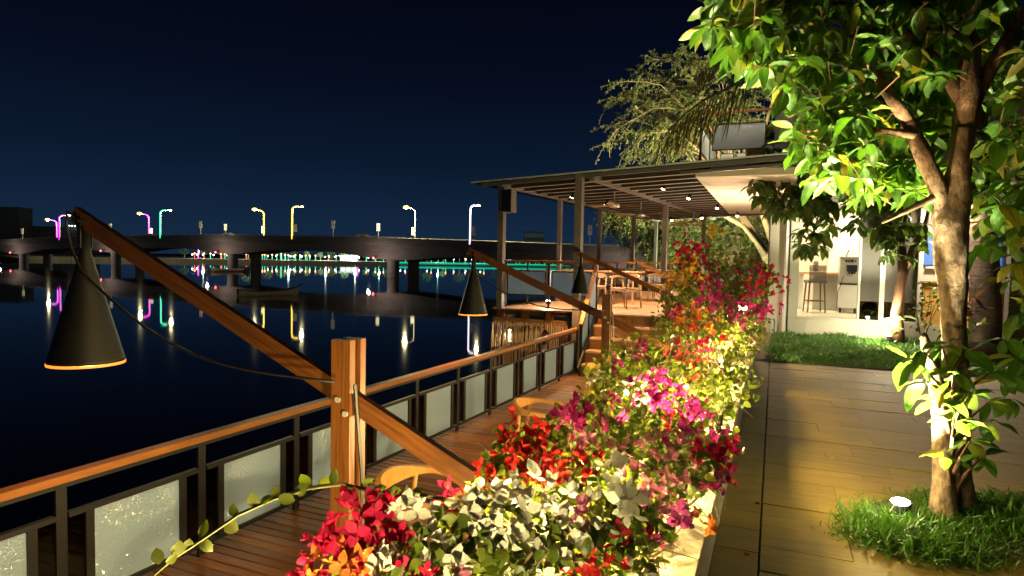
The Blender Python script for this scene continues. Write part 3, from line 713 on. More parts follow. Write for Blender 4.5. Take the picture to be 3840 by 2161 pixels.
def table(label, wood, loc, dim, rz, group, h=.74):
    t = thing('dining_table', label, 'table', loc, rz, group)
    MB().slab((0, 0, h), (dim[0], dim[1], .035), .006).build('tabletop', wood, t)
    for sx in (-1, 1):
        for sy in (-1, 1):
            MB().tube([(sx*(dim[0]/2-.07), sy*(dim[1]/2-.07), 0), (sx*(dim[0]/2-.08), sy*(dim[1]/2-.08), h-.036)], [.018, .028], 8).build('leg', wood, t)
    for sy in (-1, 1): MB().beam((-dim[0]/2+.1, sy*(dim[1]/2-.1), h-.07), (dim[0]/2-.1, sy*(dim[1]/2-.1), h-.07), .02, .06).build('apron', wood, t)
    return t
g1 = 'wooden armchairs along the lower deck'
ch = chair('armchair', 'orange wooden armchair nearest the camera, behind the leafy branch', M['chairwood'], (-2.02, 3.42, DZ), R(-84), g1)
for (x, y, rz, lb) in ((-2.06, 5.75, -80, 'orange wooden armchair halfway along the deck, beside the pink flowers'), (-2.02, 8.15, -95, 'orange wooden armchair just below the steps')):
    c = copy_tree(ch); c.location = (x, y, DZ); c.rotation_euler[2] = R(rz); c['label'] = lb
g2 = 'wooden tables along the lower deck'
tb = table('orange wooden table beside the nearest armchair, half hidden by flowers', M['chairwood'], (-1.42, 3.62, DZ), (.64, .70), R(4), g2)
c = copy_tree(tb); c.location = (-1.42, 5.85, DZ); c['label'] = 'orange wooden table beside the halfway armchair under pink flowers'
c = copy_tree(tb); c.location = (-1.44, 8.2, DZ); c['label'] = 'orange wooden table beside the armchair below the steps'
g3 = 'wooden armchairs on the pavilion'
pc = [(1572, 773, 14.1, 150, 'pavilion armchair in the foreground, its legs clear against the floor'), (1490, 760, 15.0, 40, 'pavilion armchair seen between the sloping handrail and the timber post'), (1660, 750, 16.6, 170, 'pavilion armchair turned side on, above the third lamp arm'),
      (1620, 738, 18.2, 10, 'pavilion armchair behind the second table, against the back rail'), (1455, 745, 17.0, 0, 'pavilion armchair hidden mostly behind the third cone lamp'), (1540, 738, 18.5, -20, 'pavilion armchair at the far side of the nearer table')]
p0 = None
for (u, v, D, rz, lb) in pc:
    P = at(u, v, D); P.z = PZ
    if p0 is None: p0 = chair('armchair', lb, M['pavwood'], P, R(rz), g3)
    else: c = copy_tree(p0); c.location = P; c.rotation_euler[2] = R(rz); c['label'] = lb
g4 = 'wooden tables on the pavilion'
P = at(1508, 700, 15.8); tt = table('long pavilion table behind the sloping handrail', M['pavwood'], (P.x, P.y, PZ), (2.1, .8), R(-6), g4, .80)
for (u, D, lb) in ((1640, 17.6, 'pavilion table behind the third timber post'), (1585, 20.2, 'farthest pavilion table before the back railing')):
    P = at(u, 700, D); c = copy_tree(tt); c.location = (P.x, P.y, PZ); c['label'] = lb
for k, (u, v, D) in enumerate(((1350, 1, 13.8),)):
    pass

# ------------------------------------------------------------------ house
hs = thing('house', 'white riverside cafe with lit glass front and canopy', 'building', (1.5, 15.2, 0))
def hb(name, mat, a, b, parent=hs): return MB().span(a, b).build(name, mat, parent, True)
hb('pillar', M['plaster'], (-.11, 14.95, -.05), (.24, 15.3, 3.06))
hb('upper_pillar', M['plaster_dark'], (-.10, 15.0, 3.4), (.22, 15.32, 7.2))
hb('side_wall', M['plaster'], (.05, 15.302, -.05), (.2, 21, 3.05))
hb('plinth', M['plaster'], (.33, 15.15, -.05), (8, 15.34, .36))
hb('window_head', M['plaster'], (.33, 14.6, 2.85), (8, 15.34, 3.05))
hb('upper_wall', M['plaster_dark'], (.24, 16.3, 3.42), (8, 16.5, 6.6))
for k, (x0, x1) in enumerate(((.245, .275), (.285, .305), (.312, .328))): hb('door_track', M['steel'] if k == 1 else M['plaster'], (x0, 15.12+.01*k, .0), (x1, 15.3, 3.04))
for (x0, x1) in ((.33, .50), (1.66, 1.70), (2.06, 2.15), (2.74, 2.82)): hb('window_frame', M['plaster'], (x0, 15.17, .362), (x1, 15.32, 2.848))
for (x0, x1) in ((.50, 1.66), (1.70, 2.06), (2.15, 2.74)): hb('window_frame', M['plaster'], (x0, 15.18, .362), (x1, 15.30, .40))
hb('window_pane', M['glass'], (.502, 15.23, .402), (1.658, 15.24, 2.846))
hb('smoked_pane', M['darkpanel'], (1.702, 15.235, .80), (2.058, 15.245, 2.846)); hb('smoked_pane', M['darkpanel'], (2.152, 15.235, .80), (2.738, 15.245, 2.846))
hb('low_pane', M['smoked'], (1.702, 15.235, .402), (2.058, 15.245, .798)); hb('low_pane', M['smoked'], (2.152, 15.235, .402), (2.738, 15.245, .798))
hb('canopy_slab', M['plaster'], (-1.38, 11.82, 3.10), (.32, 21, 3.215)); 
MB().add([(-1.36, 11.84, 3.097), (.3, 11.84, 3.097), (.3, 21, 3.097), (-.18, 21, 3.097)], [(3, 2, 1, 0)]).build('soffit', M['soffit'], hs, True)
hb('floor', M['floorwhite'], (.34, 15.345, .2), (8, 20.2, .39)); hb('ceiling', M['white'], (.21, 15.345, 3.06), (8, 20.4, 3.12))
hb('back_wall', M['soffit'], (.21, 20.2, .2), (8, 20.35, 3.05)); hb('inner_wall', M['soffit'], (.21, 15.36, .392), (.33, 20.19, 3.05)); hb('end_wall', M['plaster'], (7.9, 15.36, .392), (8, 20.19, 3.05))
hb('partition', M['soffit'], (1.35, 19.0, .392), (3.6, 19.12, 3.05))
MB().tube([(.22, 14.92, 0), (.22, 14.92, 3.0)], .032, 10).build('downpipe', M['white'], hs, True)
for z in (.6, 1.55, 2.5): MB().tube([(.22, 14.92, z), (.22, 14.92, z+.04)], .04, 10).build('pipe_clip', M['white'], hs, True)
# upper balcony on the canopy
bl = thing('balcony', 'upper balcony railing with timber rail and one wide frosted pane', 'balcony', (-.9, 15, 3.36))
by = 15.0
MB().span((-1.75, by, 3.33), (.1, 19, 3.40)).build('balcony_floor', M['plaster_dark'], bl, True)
MB().beam((-1.68, by, 4.94), (-.105, by, 4.94), .07, .05).build('top_rail', M['railwood'], bl, True); MB().beam((-1.66, by+.04, 4.94), (-1.66, 19, 4.94), .07, .05).build('top_rail', M['railwood'], bl, True)
MB().beam((-1.6, 19.05, 4.94), (-.0, 19.05, 4.94), .07, .05).build('top_rail', M['railwood'], bl, True)
for (x, y) in ((-1.66, by), (-1.66, 17), (-1.66, 19), (-.85, 19.05), (-.1, 19.05)): MB().box((x, y, 4.16), (.05, .05, 1.5)).build('post', M['steel'], bl, True)
def pane(x0, y0, x1, y1, z0, z1, nm='glass_pane'):
    f = MB(); a, b = Vector((x0, y0, 0)), Vector((x1, y1, 0)); d = (b-a).normalized()
    for z in (z0, z1): f.beam(a+Vector((0, 0, z)), b+Vector((0, 0, z)), .03, .022)
    for q in (a, b): f.beam(q+Vector((0, 0, z0+.012)), q+Vector((0, 0, z1-.012)), .03, .022, (1, 0, 0) if abs(d.x) > .5 else (0, 1, 0))
    o = f.build('pane_frame', M['steel'], bl, True)
    MB().beam(a+d*.012+Vector((0, 0, (z0+z1)/2)), b-d*.012+Vector((0, 0, (z0+z1)/2)), .012, z1-z0-.024).build(nm, M['frost2'], o, True, loc=(a+b)/2+Vector((0, 0, z0)))
pane(-1.40, by, -.29, by, 4.10, 4.67); pane(-1.66, by+.1, -1.66, 16.9, 4.10, 4.67); pane(-1.66, 17.1, -1.66, 18.9, 4.10, 4.67)
for x0, x1 in ((-1.55, -1.2), (-1.1, -.75), (-.65, -.3)): pane(x0, 19.05, x1, 19.05, 4.1, 4.67)
def pot(label, loc, mat, h, r, leafmat_, n, ln):
    t = thing('potted_plant', label, 'plant', loc)
    MB().lathe([(0, 0), (r*.75, 0), (r, h), (r*.9, h), (r*.85, h-.03), (0, h-.03)], n=20).build('pot', mat, t, smooth=True)
    g = LG[leafmat_]; ms = []
    for k in range(n):
        d = Vector((rng.normal()*.5, rng.normal()*.5, 1)).normalized(); ms.append(orient(Vector(loc)+Vector((0, 0, h-.02)), d, rdir(), ln*rng.uniform(.7, 1.1)))
    spread(t, 'leaf', g[0], g[1], ms, g[2])
pot('leafy plant in orange pot blurred behind the frosted balcony pane', (-.52, 15.35, 3.62), M['terracotta'], .62, .2, 'boug_leaf', 22, .42)
pot('spiky plant in white pot on the balcony beside the brown column', (-.2, 15.4, 3.62), M['white'], .70, .16, 'boug_leaf', 16, .45)
# interior furniture
stool = thing('bar_stool', 'tall dark woven bar stool behind the lit window', 'stool', (.93, 17.0, .39), R(12))
for sx in (-1, 1):
    for sy in (-1, 1): MB().tube([(sx*.2, sy*.2, 0), (sx*.165, sy*.16, .72)], [.016, .022], 8).build('leg', M['wicker'], stool)
fb = MB()
for (p, q) in (((-.19, -.19), (.19, -.19)), ((.19, -.19), (.19, .19)), ((.19, .19), (-.19, .19)), ((-.19, .19), (-.19, -.19))): fb.beam((*p, .28), (*q, .28), .016, .022)
fb.build('footrest', M['wicker'], stool)
MB().slab((0, 0, .79), (.42, .42, .075), .02).build('seat', M['wicker'], stool)
sb = MB(); 
for k in range(12): sb.beam((-.19, -.18-.01*math.sin(k*9.), .80+k*.03), (.19, -.18+.01*math.sin(k*9.), .80+k*.03), .028, .024)
sb.build('backrest', M['wicker'], stool)
ct = thing('bar_counter', 'indoor counter with timber top behind the woven stool', 'counter', (1.2, 18.4, .39))
MB().slab((1.25, 18.0, 1.37), (1.5, .62, .06), .006).build('counter_top', M['pavwood'], ct, True); MB().span((.95, 17.95, .392), (1.98, 18.25, 1.308)).build('front', M['greycab'], ct, True)
MB().span((.60, 17.9, .392), (.70, 18.2, 1.308)).build('end_panel', M['white'], ct, True)
ic = thing('soft_serve_machine', 'steel soft serve ice cream machine with white lower cabinet', 'machine', (1.86, 17.3, .39))
MB().span((1.66, 17.1, .52), (2.06, 17.6, 1.08)).build('cabinet', M['white'], ic, True); MB().span((1.66, 17.12, 1.083), (2.06, 17.6, 1.72)).build('body', M['inox'], ic, True)
MB().span((1.655, 17.08, 1.085), (2.065, 17.115, 1.12)).build('drip_tray', M['steel'], ic, True); MB().span((1.65, 17.08, 1.724), (2.07, 17.6, 1.76)).build('lid', M['inox'], ic, True)
MB().tube([(1.88, 17.117, 1.64), (1.88, 17.10, 1.64)], 1, 20).v
lg = MB(); 
for s_, yy in ((1, 17.108),):
    lg.add([(1.88+.13*math.cos(2*math.pi*k/20), yy, 1.655+.034*math.sin(2*math.pi*k/20)) for k in range(20)], [tuple(range(20))])
lg.build('logo_plate', M['black'], ic, True)
lw = MB(); lw.add([(1.80+.09*k/6, 17.105, 1.64+.022*math.sin(k*.6)) for k in range(7)]+[(1.80+.09*(6-k)/6, 17.105, 1.655+.012*math.sin((6-k)*.6)) for k in range(7)], [tuple(range(14))]); lw.add([(1.955+.016*math.cos(k), 17.105, 1.655+.016*math.sin(k)) for k in range(6)], [tuple(range(6))])
lw.build('logo_mark', M['white'], ic, True)
dp = MB().span((1.80, 17.05, 1.40), (2.02, 17.115, 1.56)); dp.tube([(1.85, 17.04, 1.40), (1.85, 17.04, 1.35)], .02, 8); dp.tube([(1.91, 17.04, 1.40), (1.91, 17.04, 1.34)], .024, 8); dp.tube([(1.97, 17.04, 1.40), (1.97, 17.04, 1.35)], .02, 8)
dp.build('dispenser', M['black'], ic, True)
MB().beam((1.80, 17.35, 1.76), (1.86, 17.35, 1.94), .05, .02).build('lever', M['black'], ic, True); MB().tube([(1.74, 17.09, 1.3), (1.69, 17.08, 1.1), (1.63, 17.1, .9), (1.62, 17.1, .5)], .008, 6).build('power_cord', M['cable'], ic, True)
for x in (1.70, 2.02): MB().tube([(x, 17.2, .39), (x, 17.2, .52)], .025, 8).build('caster', M['black'], ic, True)
ic.location.x -= .19
js = thing('stacked_jar', 'ribbed brown jar standing on the indoor counter', 'jar', (.98, 17.95, 1.37))
MB().lathe([(0, 0)]+[(.055+.012*(k % 2), .02+k*.022) for k in range(12)]+[(0, .29)], n=16).build('body', M['wicker'], js, smooth=False)
oc = thing('orange_counter', 'bright orange outdoor counter beside the smoked window', 'counter', (3.6, 15.5, 0))
MB().span((2.83, 15.2, .362), (4.6, 15.5, 1.22)).build('front', M['orange'], oc, True); MB().span((2.822, 15.16, 1.222), (4.62, 15.55, 1.26)).build('top', M['pavwood'], oc, True)
bw = thing('blue_window', 'small lit blue window above the orange counter', 'window', (3.5, 16.1, 1.6))
MB().span((2.86, 16.1, 1.60), (4.4, 16.14, 2.3)).build('pane', emat('blue_screen', (.10, .28, .85), .55), bw, True)
for x in (2.83, 3.55): MB().span((x, 16.07, 1.56), (x+.05, 16.15, 2.34)).build('frame', M['white'], bw, True)
MB().span((3.05, 16.06, 1.52), (4.5, 16.15, 1.558)).build('sill', M['white'], bw, True)
MB().span((3.0, 16.2, .3), (7.8, 16.3, 3.0)).build('counter_back', M['greycab'], hs, True)
wp = thing('water_pipe', 'teal garden tap pipe standing by the white pillar', 'pipe', (.04, 14.9, 0))
MB().tube([(.04, 14.9, 0), (.04, 14.9, .3), (.03, 14.88, .34), (.0, 14.87, .33)], .014, 8).build('pipe', M['teal'], wp, True); MB().ball((.02, 14.89, .1), .03, 8, 5).build('valve', M['teal'], wp, True)
ac = thing('window_ventilator', 'black round ventilator behind the low smoked pane', 'ventilator', (1.9, 15.6, .55))
MB().tube([(1.95, 15.5, .60), (1.95, 15.62, .60)], .17, 20).build('drum', M['black'], ac, True); lvv = MB()
for k in range(9): lvv.span((1.72, 15.47, .42+k*.035), (2.9, 15.48, .428+k*.035))
lvv.build('grille', M['inox'], ac, True); MB().span((1.92, 15.492, .64), (2.0, 15.498, .68)).build('label_plate', M['white'], ac, True)
for (x, y, e, s) in ((1.0, 17.2, 54, 1.2), (2.0, 18.2, 30, 1.), (1.0, 19.3, 20, .8), (3.3, 14.8, 60, .3)):  # last entry is a fill added in front of the orange counter
    light('ceiling_and_fill_light', 'AREA', (x, y, 3.03 if y > 15 else 2.8), e, (1, .80, .56), s)
light('soffit_fill', 'AREA', (-.6, 16.2, .9), 60, (1, .68, .42), .4, aim=(-.5, 15.5, 3.1))  # added uplight without a fixture, brightens the soffit

light('balcony_fill', 'POINT', (-.55, 16.6, 5.5), 90, (1, .86, .62), .1)  # added fill without a fixture, brightens the balcony panes
light('balcony_fill', 'POINT', (-1.0, 14.0, 5.7), 20, (1, .88, .7), .1)  # second added fill, on the front side of the balcony
# dark slate wall at right
sw = thing('slate_wall', 'dark stacked slate wall at the right edge behind the palm', 'wall', (5.2, 13.3, 0))
MB().span((3.75, 13.32, -.05), (7, 13.5, 3.4)).build('core', M['boatdark'], sw, True)
for r_ in range(24):
    z = r_*.12; x = 3.75+random.uniform(-.1, 0)
    while x < 5.1:
        ln = random.uniform(.16, .34); MB().span((max(3.75, x), 13.28+random.uniform(-.02, .012), z+.004), (x+ln-.006, 13.33, z+random.uniform(.108, .116))).build('stone', M['slate'], sw, True); x += ln

# ================================================================== FAR RIVER
ORD = ['first', 'second', 'third', 'fourth', 'fifth', 'sixth', 'seventh', 'eighth', 'ninth', 'tenth', 'eleventh', 'twelfth', 'thirteenth', 'fourteenth', 'fifteenth', 'sixteenth', 'seventeenth', 'eighteenth', 'nineteenth', 'twentieth',
       'twenty-first', 'twenty-second', 'twenty-third', 'twenty-fourth', 'twenty-fifth', 'twenty-sixth', 'twenty-seventh', 'twenty-eighth', 'twenty-ninth', 'thirtieth', 'thirty-first', 'thirty-second', 'thirty-third', 'thirty-fourth', 'thirty-fifth', 'thirty-sixth', 'thirty-seventh', 'thirty-eighth', 'thirty-ninth', 'fortieth', 'forty-first', 'forty-second']
BE, BN = (-.8775, .4796), (.4796, .8775)
def brp(s, off, z): return riv(-7+s*BE[0]+off*BN[0], 115+s*BE[1]+off*BN[1], z)
PIER_FILL = []
PS = [-130, -29.5, -4.7, 25, 64, 111, 143, 179, 300]; PTZ = [0.4, 3.93, 4.76, 5.5, 5.95, 5.85, 5.35, 4.3, 1.2]
def ztop(s): return float(np.interp(s, PS, PTZ))
def ztops(s): return (ztop(s-8)+2*ztop(s)+ztop(s+8))/4
piers = [168, 117.5, 69, 20.3, -29, -78]
def zbot(s):
    d = min(abs(s-p) for p in piers); k = max(0, 1-d/18.)
    return ztops(s)-3.3-1.25*k*k*(3-2*k)
br = thing('bridge', 'long arched concrete road bridge across the river', 'bridge', brp(40, 5, 0))
ss = np.arange(-130, 300.1, 3.)
def strip(mb, prof):
    n = len(prof(0)); b = len(mb.v)
    for s in ss: mb.v += [brp(s, o, z) for o, z in prof(s)]
    for i in range(len(ss)-1):
        for k in range(n): k2 = (k+1) % n; mb.f.append((b+i*n+k, b+i*n+k2, b+(i+1)*n+k2, b+(i+1)*n+k))
strip(g_ := MB(), lambda s: [(.7, zbot(s)), (9.3, zbot(s)), (9.3, ztops(s)-1.75), (10.2, ztops(s)-1.4), (10.2, ztops(s)-.9), (-.2, ztops(s)-.9), (-.2, ztops(s)-1.4), (.7, ztops(s)-1.75)])
g_.build('girder', M['concrete'], br, True)
for o0, nm in ((-.2, 'parapet'), (9.85, 'parapet')):
    mb = MB(); strip(mb, lambda s: [(o0, ztops(s)-.897), (o0+.35, ztops(s)-.897), (o0+.3, ztops(s)-.12), (o0+.05, ztops(s)-.12)]); mb.build(nm, M['concrete'], br, True)
    mb = MB(); strip(mb, lambda s: [(o0+.1, ztops(s)+.0), (o0+.24, ztops(s)+.0), (o0+.24, ztops(s)+.13), (o0+.1, ztops(s)+.13)]); mb.build('bridge_handrail', M['rail_light'], br, True)
M['nav'] = emat('red_nav_light', (1, .10, .12), 9)
for p in piers[:5]:
    for o in (1.7,):
        c = brp(p+3.2, -.6, zbot(p)+.35); nv = thing('navigation_light', 'red navigation light on the bridge pier ' + ['at the far left end', 'left of the nearest lamp arm', 'left of the anchored boat', 'in the middle of the river', 'hidden by the pavilion'][piers.index(p)], 'lamp', c, 0, 'red navigation lights on the bridge')
        MB().ball((0, 0, 0), .22, 8, 5).build('lens', M['nav'], nv); MB().beam((0, 0, .2), Vector(brp(p+3.2, .9, zbot(p)+.8))-Vector(c), .08, .08).build('bracket', M['steel'], nv)
        PIER_FILL.append((c+Vector((0, 0, -.6))-RY*4, nv))
for p in piers:
    for o in (1.7, 8.3):
        c = brp(p, o, 0); zt = zbot(p)+.1
        MB().lathe([(1.2, -4), (1.2, zt-.6), (1.35, zt-.3), (1.35, zt), (0, zt)], (c.x, c.y, 0), 24).build('pier', M['concrete'], br, True, smooth=True)
for c, nv in PIER_FILL: light('pier_fill', 'POINT', c, 170, (1, .76, .64), .25, nv, specular_factor=0)  # pale fill added in front of the red lamps to brighten the piers
# street lamps
lampcol = dict(m=(1, .04, .9), g=(.02, .9, .42), y=(1, .62, .05), w=(.85, .75, 1), v=(.75, .08, 1))
M['head'] = emat('sodium_head', (1, .80, .10), 7); M['headw'] = emat('pale_head', (1, .62, .20), 5)
LEDM = {k: emat('led_'+k, c, 3.2) for k, c in lampcol.items()}
M['banner'] = pmat('lamp_banner', (.55, .57, .58), (.30, .34, .42), 1.5, rough=.7)
LL = [(142.9, 0, 'm', 1, 'bridge street lamp with magenta lit pole at the far left end, arm to the right', 0), (94.4, 0, 'g', 1, 'bridge street lamp wrapped in green light', 0), (47, 0, 'y', 1, 'bridge street lamp with yellow lit pole and arm to the right', 1), (.9, 0, 'w', 1, 'bridge street lamp with white lit pole, rightmost beside the pavilion', 1),
      (165.4, 10, 'v', -1, 'leftmost bridge street lamp with arm to the left', 0), (115.7, 10, 'm', -1, 'bridge street lamp with magenta lit pole and arm to the left, beside the green one', 1), (68, 10, 'y', -1, 'bridge street lamp with yellow lit pole and arm to the left', 1), (21.3, 10, None, -1, 'brightest bridge street lamp with plain pole above the middle piers', 1)]
for (s, o, c, dr, lb, ban) in LL:
    b = brp(s, o, ztops(s)-1.1); t = thing('street_lamp', lb, 'street lamp', b, 0, 'street lamps along the bridge')
    top = 7.6; away = (RX*BN[0]+RY*BN[1])*(1 if dr > 0 else -1)
    if dr < 0: away = -(RX*.62+RY*.78)
    MB().tube([(0, 0, 0), (0, 0, top-1)], [.12, .09], 8).build('pole', M['rail_light'], t)
    arc = [Vector((0, 0, top-1.05))]+[away*(1.5*(1-math.cos(a)))+Vector((0, 0, top-1+.9*math.sin(a))) for a in np.linspace(.15, math.pi/2, 7)]+[away*2.3+Vector((0, 0, top-.02))]
    MB().tube(arc, .075, 8).build('arm', M['rail_light'], t, smooth=True)
    if c:
        sh_ = Vector((-.10*RX.x, -.10*RX.y, 0))-RY*.06
        MB().tube([sh_+Vector((0, 0, .25)), sh_+Vector((0, 0, top-1.05))]+[q+sh_ for q in arc[1:-1]], .15, 6).build('light_strip', LEDM[c], t)
    hp = away*2.6+Vector((0, 0, top)); 
    big = dr < 0
    MB().ball(hp, (.62 if big else .36), 10, 6, (1, 1, .55)).build('lamp_head', M['head'] if big else M['headw'], t, smooth=True)
    light('street_light', 'POINT', hp+Vector((0, 0, -.6)), 4800 if big else 3400, (1, .84, .42), .3, specular_factor=0).parent = t
    if ban: MB().box(RX*.55*(1 if s not in (68, 21.3) else -.6)+Vector((0, 0, 2.7)), (.8, .04, 1.7), Matrix.Rotation(YAW, 3, 'Z')).build('banner', M['banner'], t)
for k, (s, o) in enumerate(((164.6, 0), (116.9, 0), (78.5, 0), (82.7, 10), (35, 0), (31.4, 10), (-22.5, 0))):
    names = ['white road sign at the far left end of the bridge', 'white road sign just right of the nearest lamp tip', 'white road sign left of the middle, lower of its pair', 'white road sign left of the middle, higher of its pair', 'white road sign between yellow and brightest lamps, left one', 'white road sign between yellow and brightest lamps, right one', 'white road sign seen through the pavilion columns']
    b = brp(s, o, ztops(s)-.9); t = thing('road_sign', names[k], 'sign', b, YAW, 'white signs along the bridge')
    MB().tube([(0, 0, 0), (0, 0, 2.6)], .05, 8).build('pole', M['rail_light'], t); MB().box((0, -.08, 3.3), (.72, .05, 1.65)).build('board', M['signwhite'], t)
    mk = MB(); 
    mk.add([(-.22, -.108, 3.18), (.2, -.108, 3.24), (.2, -.108, 3.30), (-.02, -.108, 3.27)], [(0, 1, 2, 3)]); mk.add([(-.06, -.108, 3.27), (.02, -.108, 3.27), (.08, -.108, 3.45), (.02, -.108, 3.45)], [(0, 1, 2, 3)])
    mk.build('symbol', M['black'], t)
# cars
car0 = None; hl = emat('headlight', (1, .95, .85), 14)
for k, (s, lb) in enumerate(((104, 'small dark car on the bridge behind the magenta lamp'), (73, 'small dark car on the bridge left of the yellow lamps'), (30, 'small dark car on the bridge near the brightest lamp'))):
    if car0 is None:
        t = thing('parked_car', lb, 'car', (0, 0, 0), 0, 'cars on the bridge'); car0 = t
        pr_ = [(-2.1, .35), (2.1, .35), (2.15, .75), (1.3, .9), (.7, 1.42), (-1.0, 1.45), (-1.7, .95), (-2.15, .9)]
        mb = MB(); n = len(pr_)
        mb.add([(x, -.85 if z < 1.2 else -.68, z) for x, z in pr_]+[(x, .85 if z < 1.2 else .68, z) for x, z in pr_], [tuple(range(n)), tuple(reversed(range(n, 2*n)))]+[(i, n+i, n+(i+1) % n, (i+1) % n) for i in range(n)])
        mb.build('body', M['steel'], t)
        for x in (-1.35, 1.35):
            for y in (-.8, .8): MB().tube([(x, y-.1, .32), (x, y+.1, .32)], .32, 14).build('wheel', M['black'], t)
        for y in (-.6, .6): MB().box((2.16, y, .68), (.05, .28, .14)).build('headlight', hl, t)
        for y in (-.79, .79): MB().add([(-.95, y, .95), (.85, y, .95), (.6, y*.885, 1.34), (-.85, y*.885, 1.36)], [(0, 1, 2, 3) if y < 0 else (3, 2, 1, 0)]).build('side_window', M['darkpanel'], t)
    else: t = copy_tree(car0); t['label'] = lb
    t.location = brp(s, 3.2, ztops(s)-.89); t.rotation_euler[2] = math.atan2((RX*BE[0]+RY*BE[1]).y, (RX*BE[0]+RY*BE[1]).x)

# far bank
def bw_(u): return 323.3+.413*u
BA = math.atan(.413)
fb_ = MB(); us = np.linspace(-420, 900, 40)
for u in us: fb_.v += [riv(u, bw_(u), -3), riv(u, bw_(u)+.4, -1.05), riv(u, bw_(u)+60, -.8), riv(u, 3000, 1.5)]
for i in range(39):
    for k in range(3): fb_.f.append((4*i+k, 4*(i+1)+k, 4*(i+1)+k+1, 4*i+k+1))
fb_.build('far_bank', M['bank'], kind='structure')
ew = thing('embankment_wall', 'long stone embankment wall along the far riverbank', 'wall', riv(-60, bw_(-60), -2))
e_ = MB()
for i, u in enumerate(np.linspace(-260, 120, 96)):
    p, q = riv(u, bw_(u)-.3, -1.8), riv(u+3.94, bw_(u+3.94)-.3, -1.8); MB().beam(p, q, .5, 1.5).build('wall_panel', M['embank'], ew, True)
gs_ = thing('green_light_strip', 'green glowing light strip along the embankment at right', 'light strip', riv(-30, bw_(-30), -1.3))
u0 = (1496-1920)/FPX*303; pts = [riv(u, bw_(u)-.75, -1.25) for u in np.linspace(u0, 40, 12)]
MB().tube(pts, .15, 6).build('tube', emat('green_tube', (.0, .70, .42), 1.2), gs_, True)
MB().tube([p+Vector((0, 0, -.5)) for p in pts], .13, 6).build('tube', emat('green_tube_low', (.0, .6, .35), .7), gs_, True)
def bank_pt(px, back=0, z=-1.0):
    k = (px-1920)/FPX; wd = (323.3+back)/(1-.413*k); return riv(k*wd, wd, z)
M['lant'] = emat('orange_lantern', (1, .30, .10), 9); M['lantg'] = emat('green_column', (.05, .75, .40), 1.3); M['lantr'] = emat('red_column', (1, .16, .08), 1.6); M['lantw'] = emat('white_lamp', (.85, 1, .95), 10); M['lantm'] = emat('magenta_column', (.9, .05, 1), 2.5); M['lantb'] = emat('blue_glow', (.15, .15, 1), 3)
bl_px = [1955/2.683, 2050/2.683, 2115/2.683, 2220/2.683, 2258/2.683, 2475/2.683]+[900+q/2.683 for q in (222, 245, 320, 367, 450, 482, 553, 600, 657, 697, 755, 888, 965, 1268, 1357, 1440, 1660, 1920, 1990, 2065, 2145, 2260, 2450)]+[1800+q/3.578 for q in (300, 480, 525, 610, 660, 740, 785, 860, 925, 970)]
random.seed(3); proto = {}
for k, px in enumerate(bl_px):
    kind = 'r' if k in (0, 1, 3, 5, 17) else 'g'
    P = bank_pt(px, random.uniform(1.5, 5)); lb = f'{ORD[k]} lantern from the left along the far bank, with {"red" if kind == "r" else "green"} glowing post'
    if kind not in proto:
        t = thing('bank_lantern', lb, 'lamp', P, 0, 'glowing lanterns along the far bank'); proto[kind] = t
        MB().tube([(0, 0, 0), (0, 0, 2.0)], .16, 6).build('post', M['lantr'] if kind == 'r' else M['lantg'], t)
        MB().ball((0, 0, 2.25), .30, 8, 5).build('globe', M['lant'], t)
    else: t = copy_tree(proto[kind]); t.location = P; t['label'] = lb
for k, (px, h, mt, lb) in enumerate(((742, 4.2, 'lantm', 'tall magenta glowing column on the far bank at left'), (1052, 5, 'lantg', 'tall green glowing column on the far bank between piers'), (1339, 4.2, 'lantm', 'tall magenta glowing column on the far bank left of the middle piers'))):
    P = bank_pt(px, 3); t = thing('light_column', lb, 'light column', P); MB().tube([(0, 0, 0), (0, 0, h)], .26, 6).build('column', M[mt], t); MB().box((0, 0, .1), (.8, .8, .2)).build('base', M['embank'], t)
# scattered little white lamps
lp = [720, 738, 760, 800, 850, 1003, 1035, 1088, 1100, 1130, 1160, 1199, 1218, 1232, 1255, 1285, 1330, 1345, 1380, 1500, 1518, 1600, 1700, 1745, 1768, 1800, 1905, 1912]
for k, px in enumerate(lp):
    P = bank_pt(px, random.uniform(6, 22)); P.z = -.9
    t = thing('bank_lamp', f'{ORD[k]} small white globe lamp from the left among far bank trees', 'lamp', P, 0, 'white globe lamps on the far bank')
    if k == 0:
        wpost = MB().tube([(0, 0, 0), (0, 0, 1.5)], .05, 5).mesh('post', M['steel']); wglobe = MB().ball((0, 0, 1.6), .30, 8, 5).mesh('globe', M['lantw'])
    link('post', wpost, t); link('globe', wglobe, t)
t = thing('neon_sign', 'blue and violet neon frame on the far bank, left of the tall column', 'sign', bank_pt(1905, 6, 0))
MB().box((0, 0, 1.2), (9, .2, .35), Matrix.Rotation(YAW+.2, 3, 'Z')).build('neon_bar', M['lantb'], t); MB().beam((-3, 0, -.9), (-3, 0, 1.1), .2, .2, (0, 1, 0)).build('post', M['steel'], t)
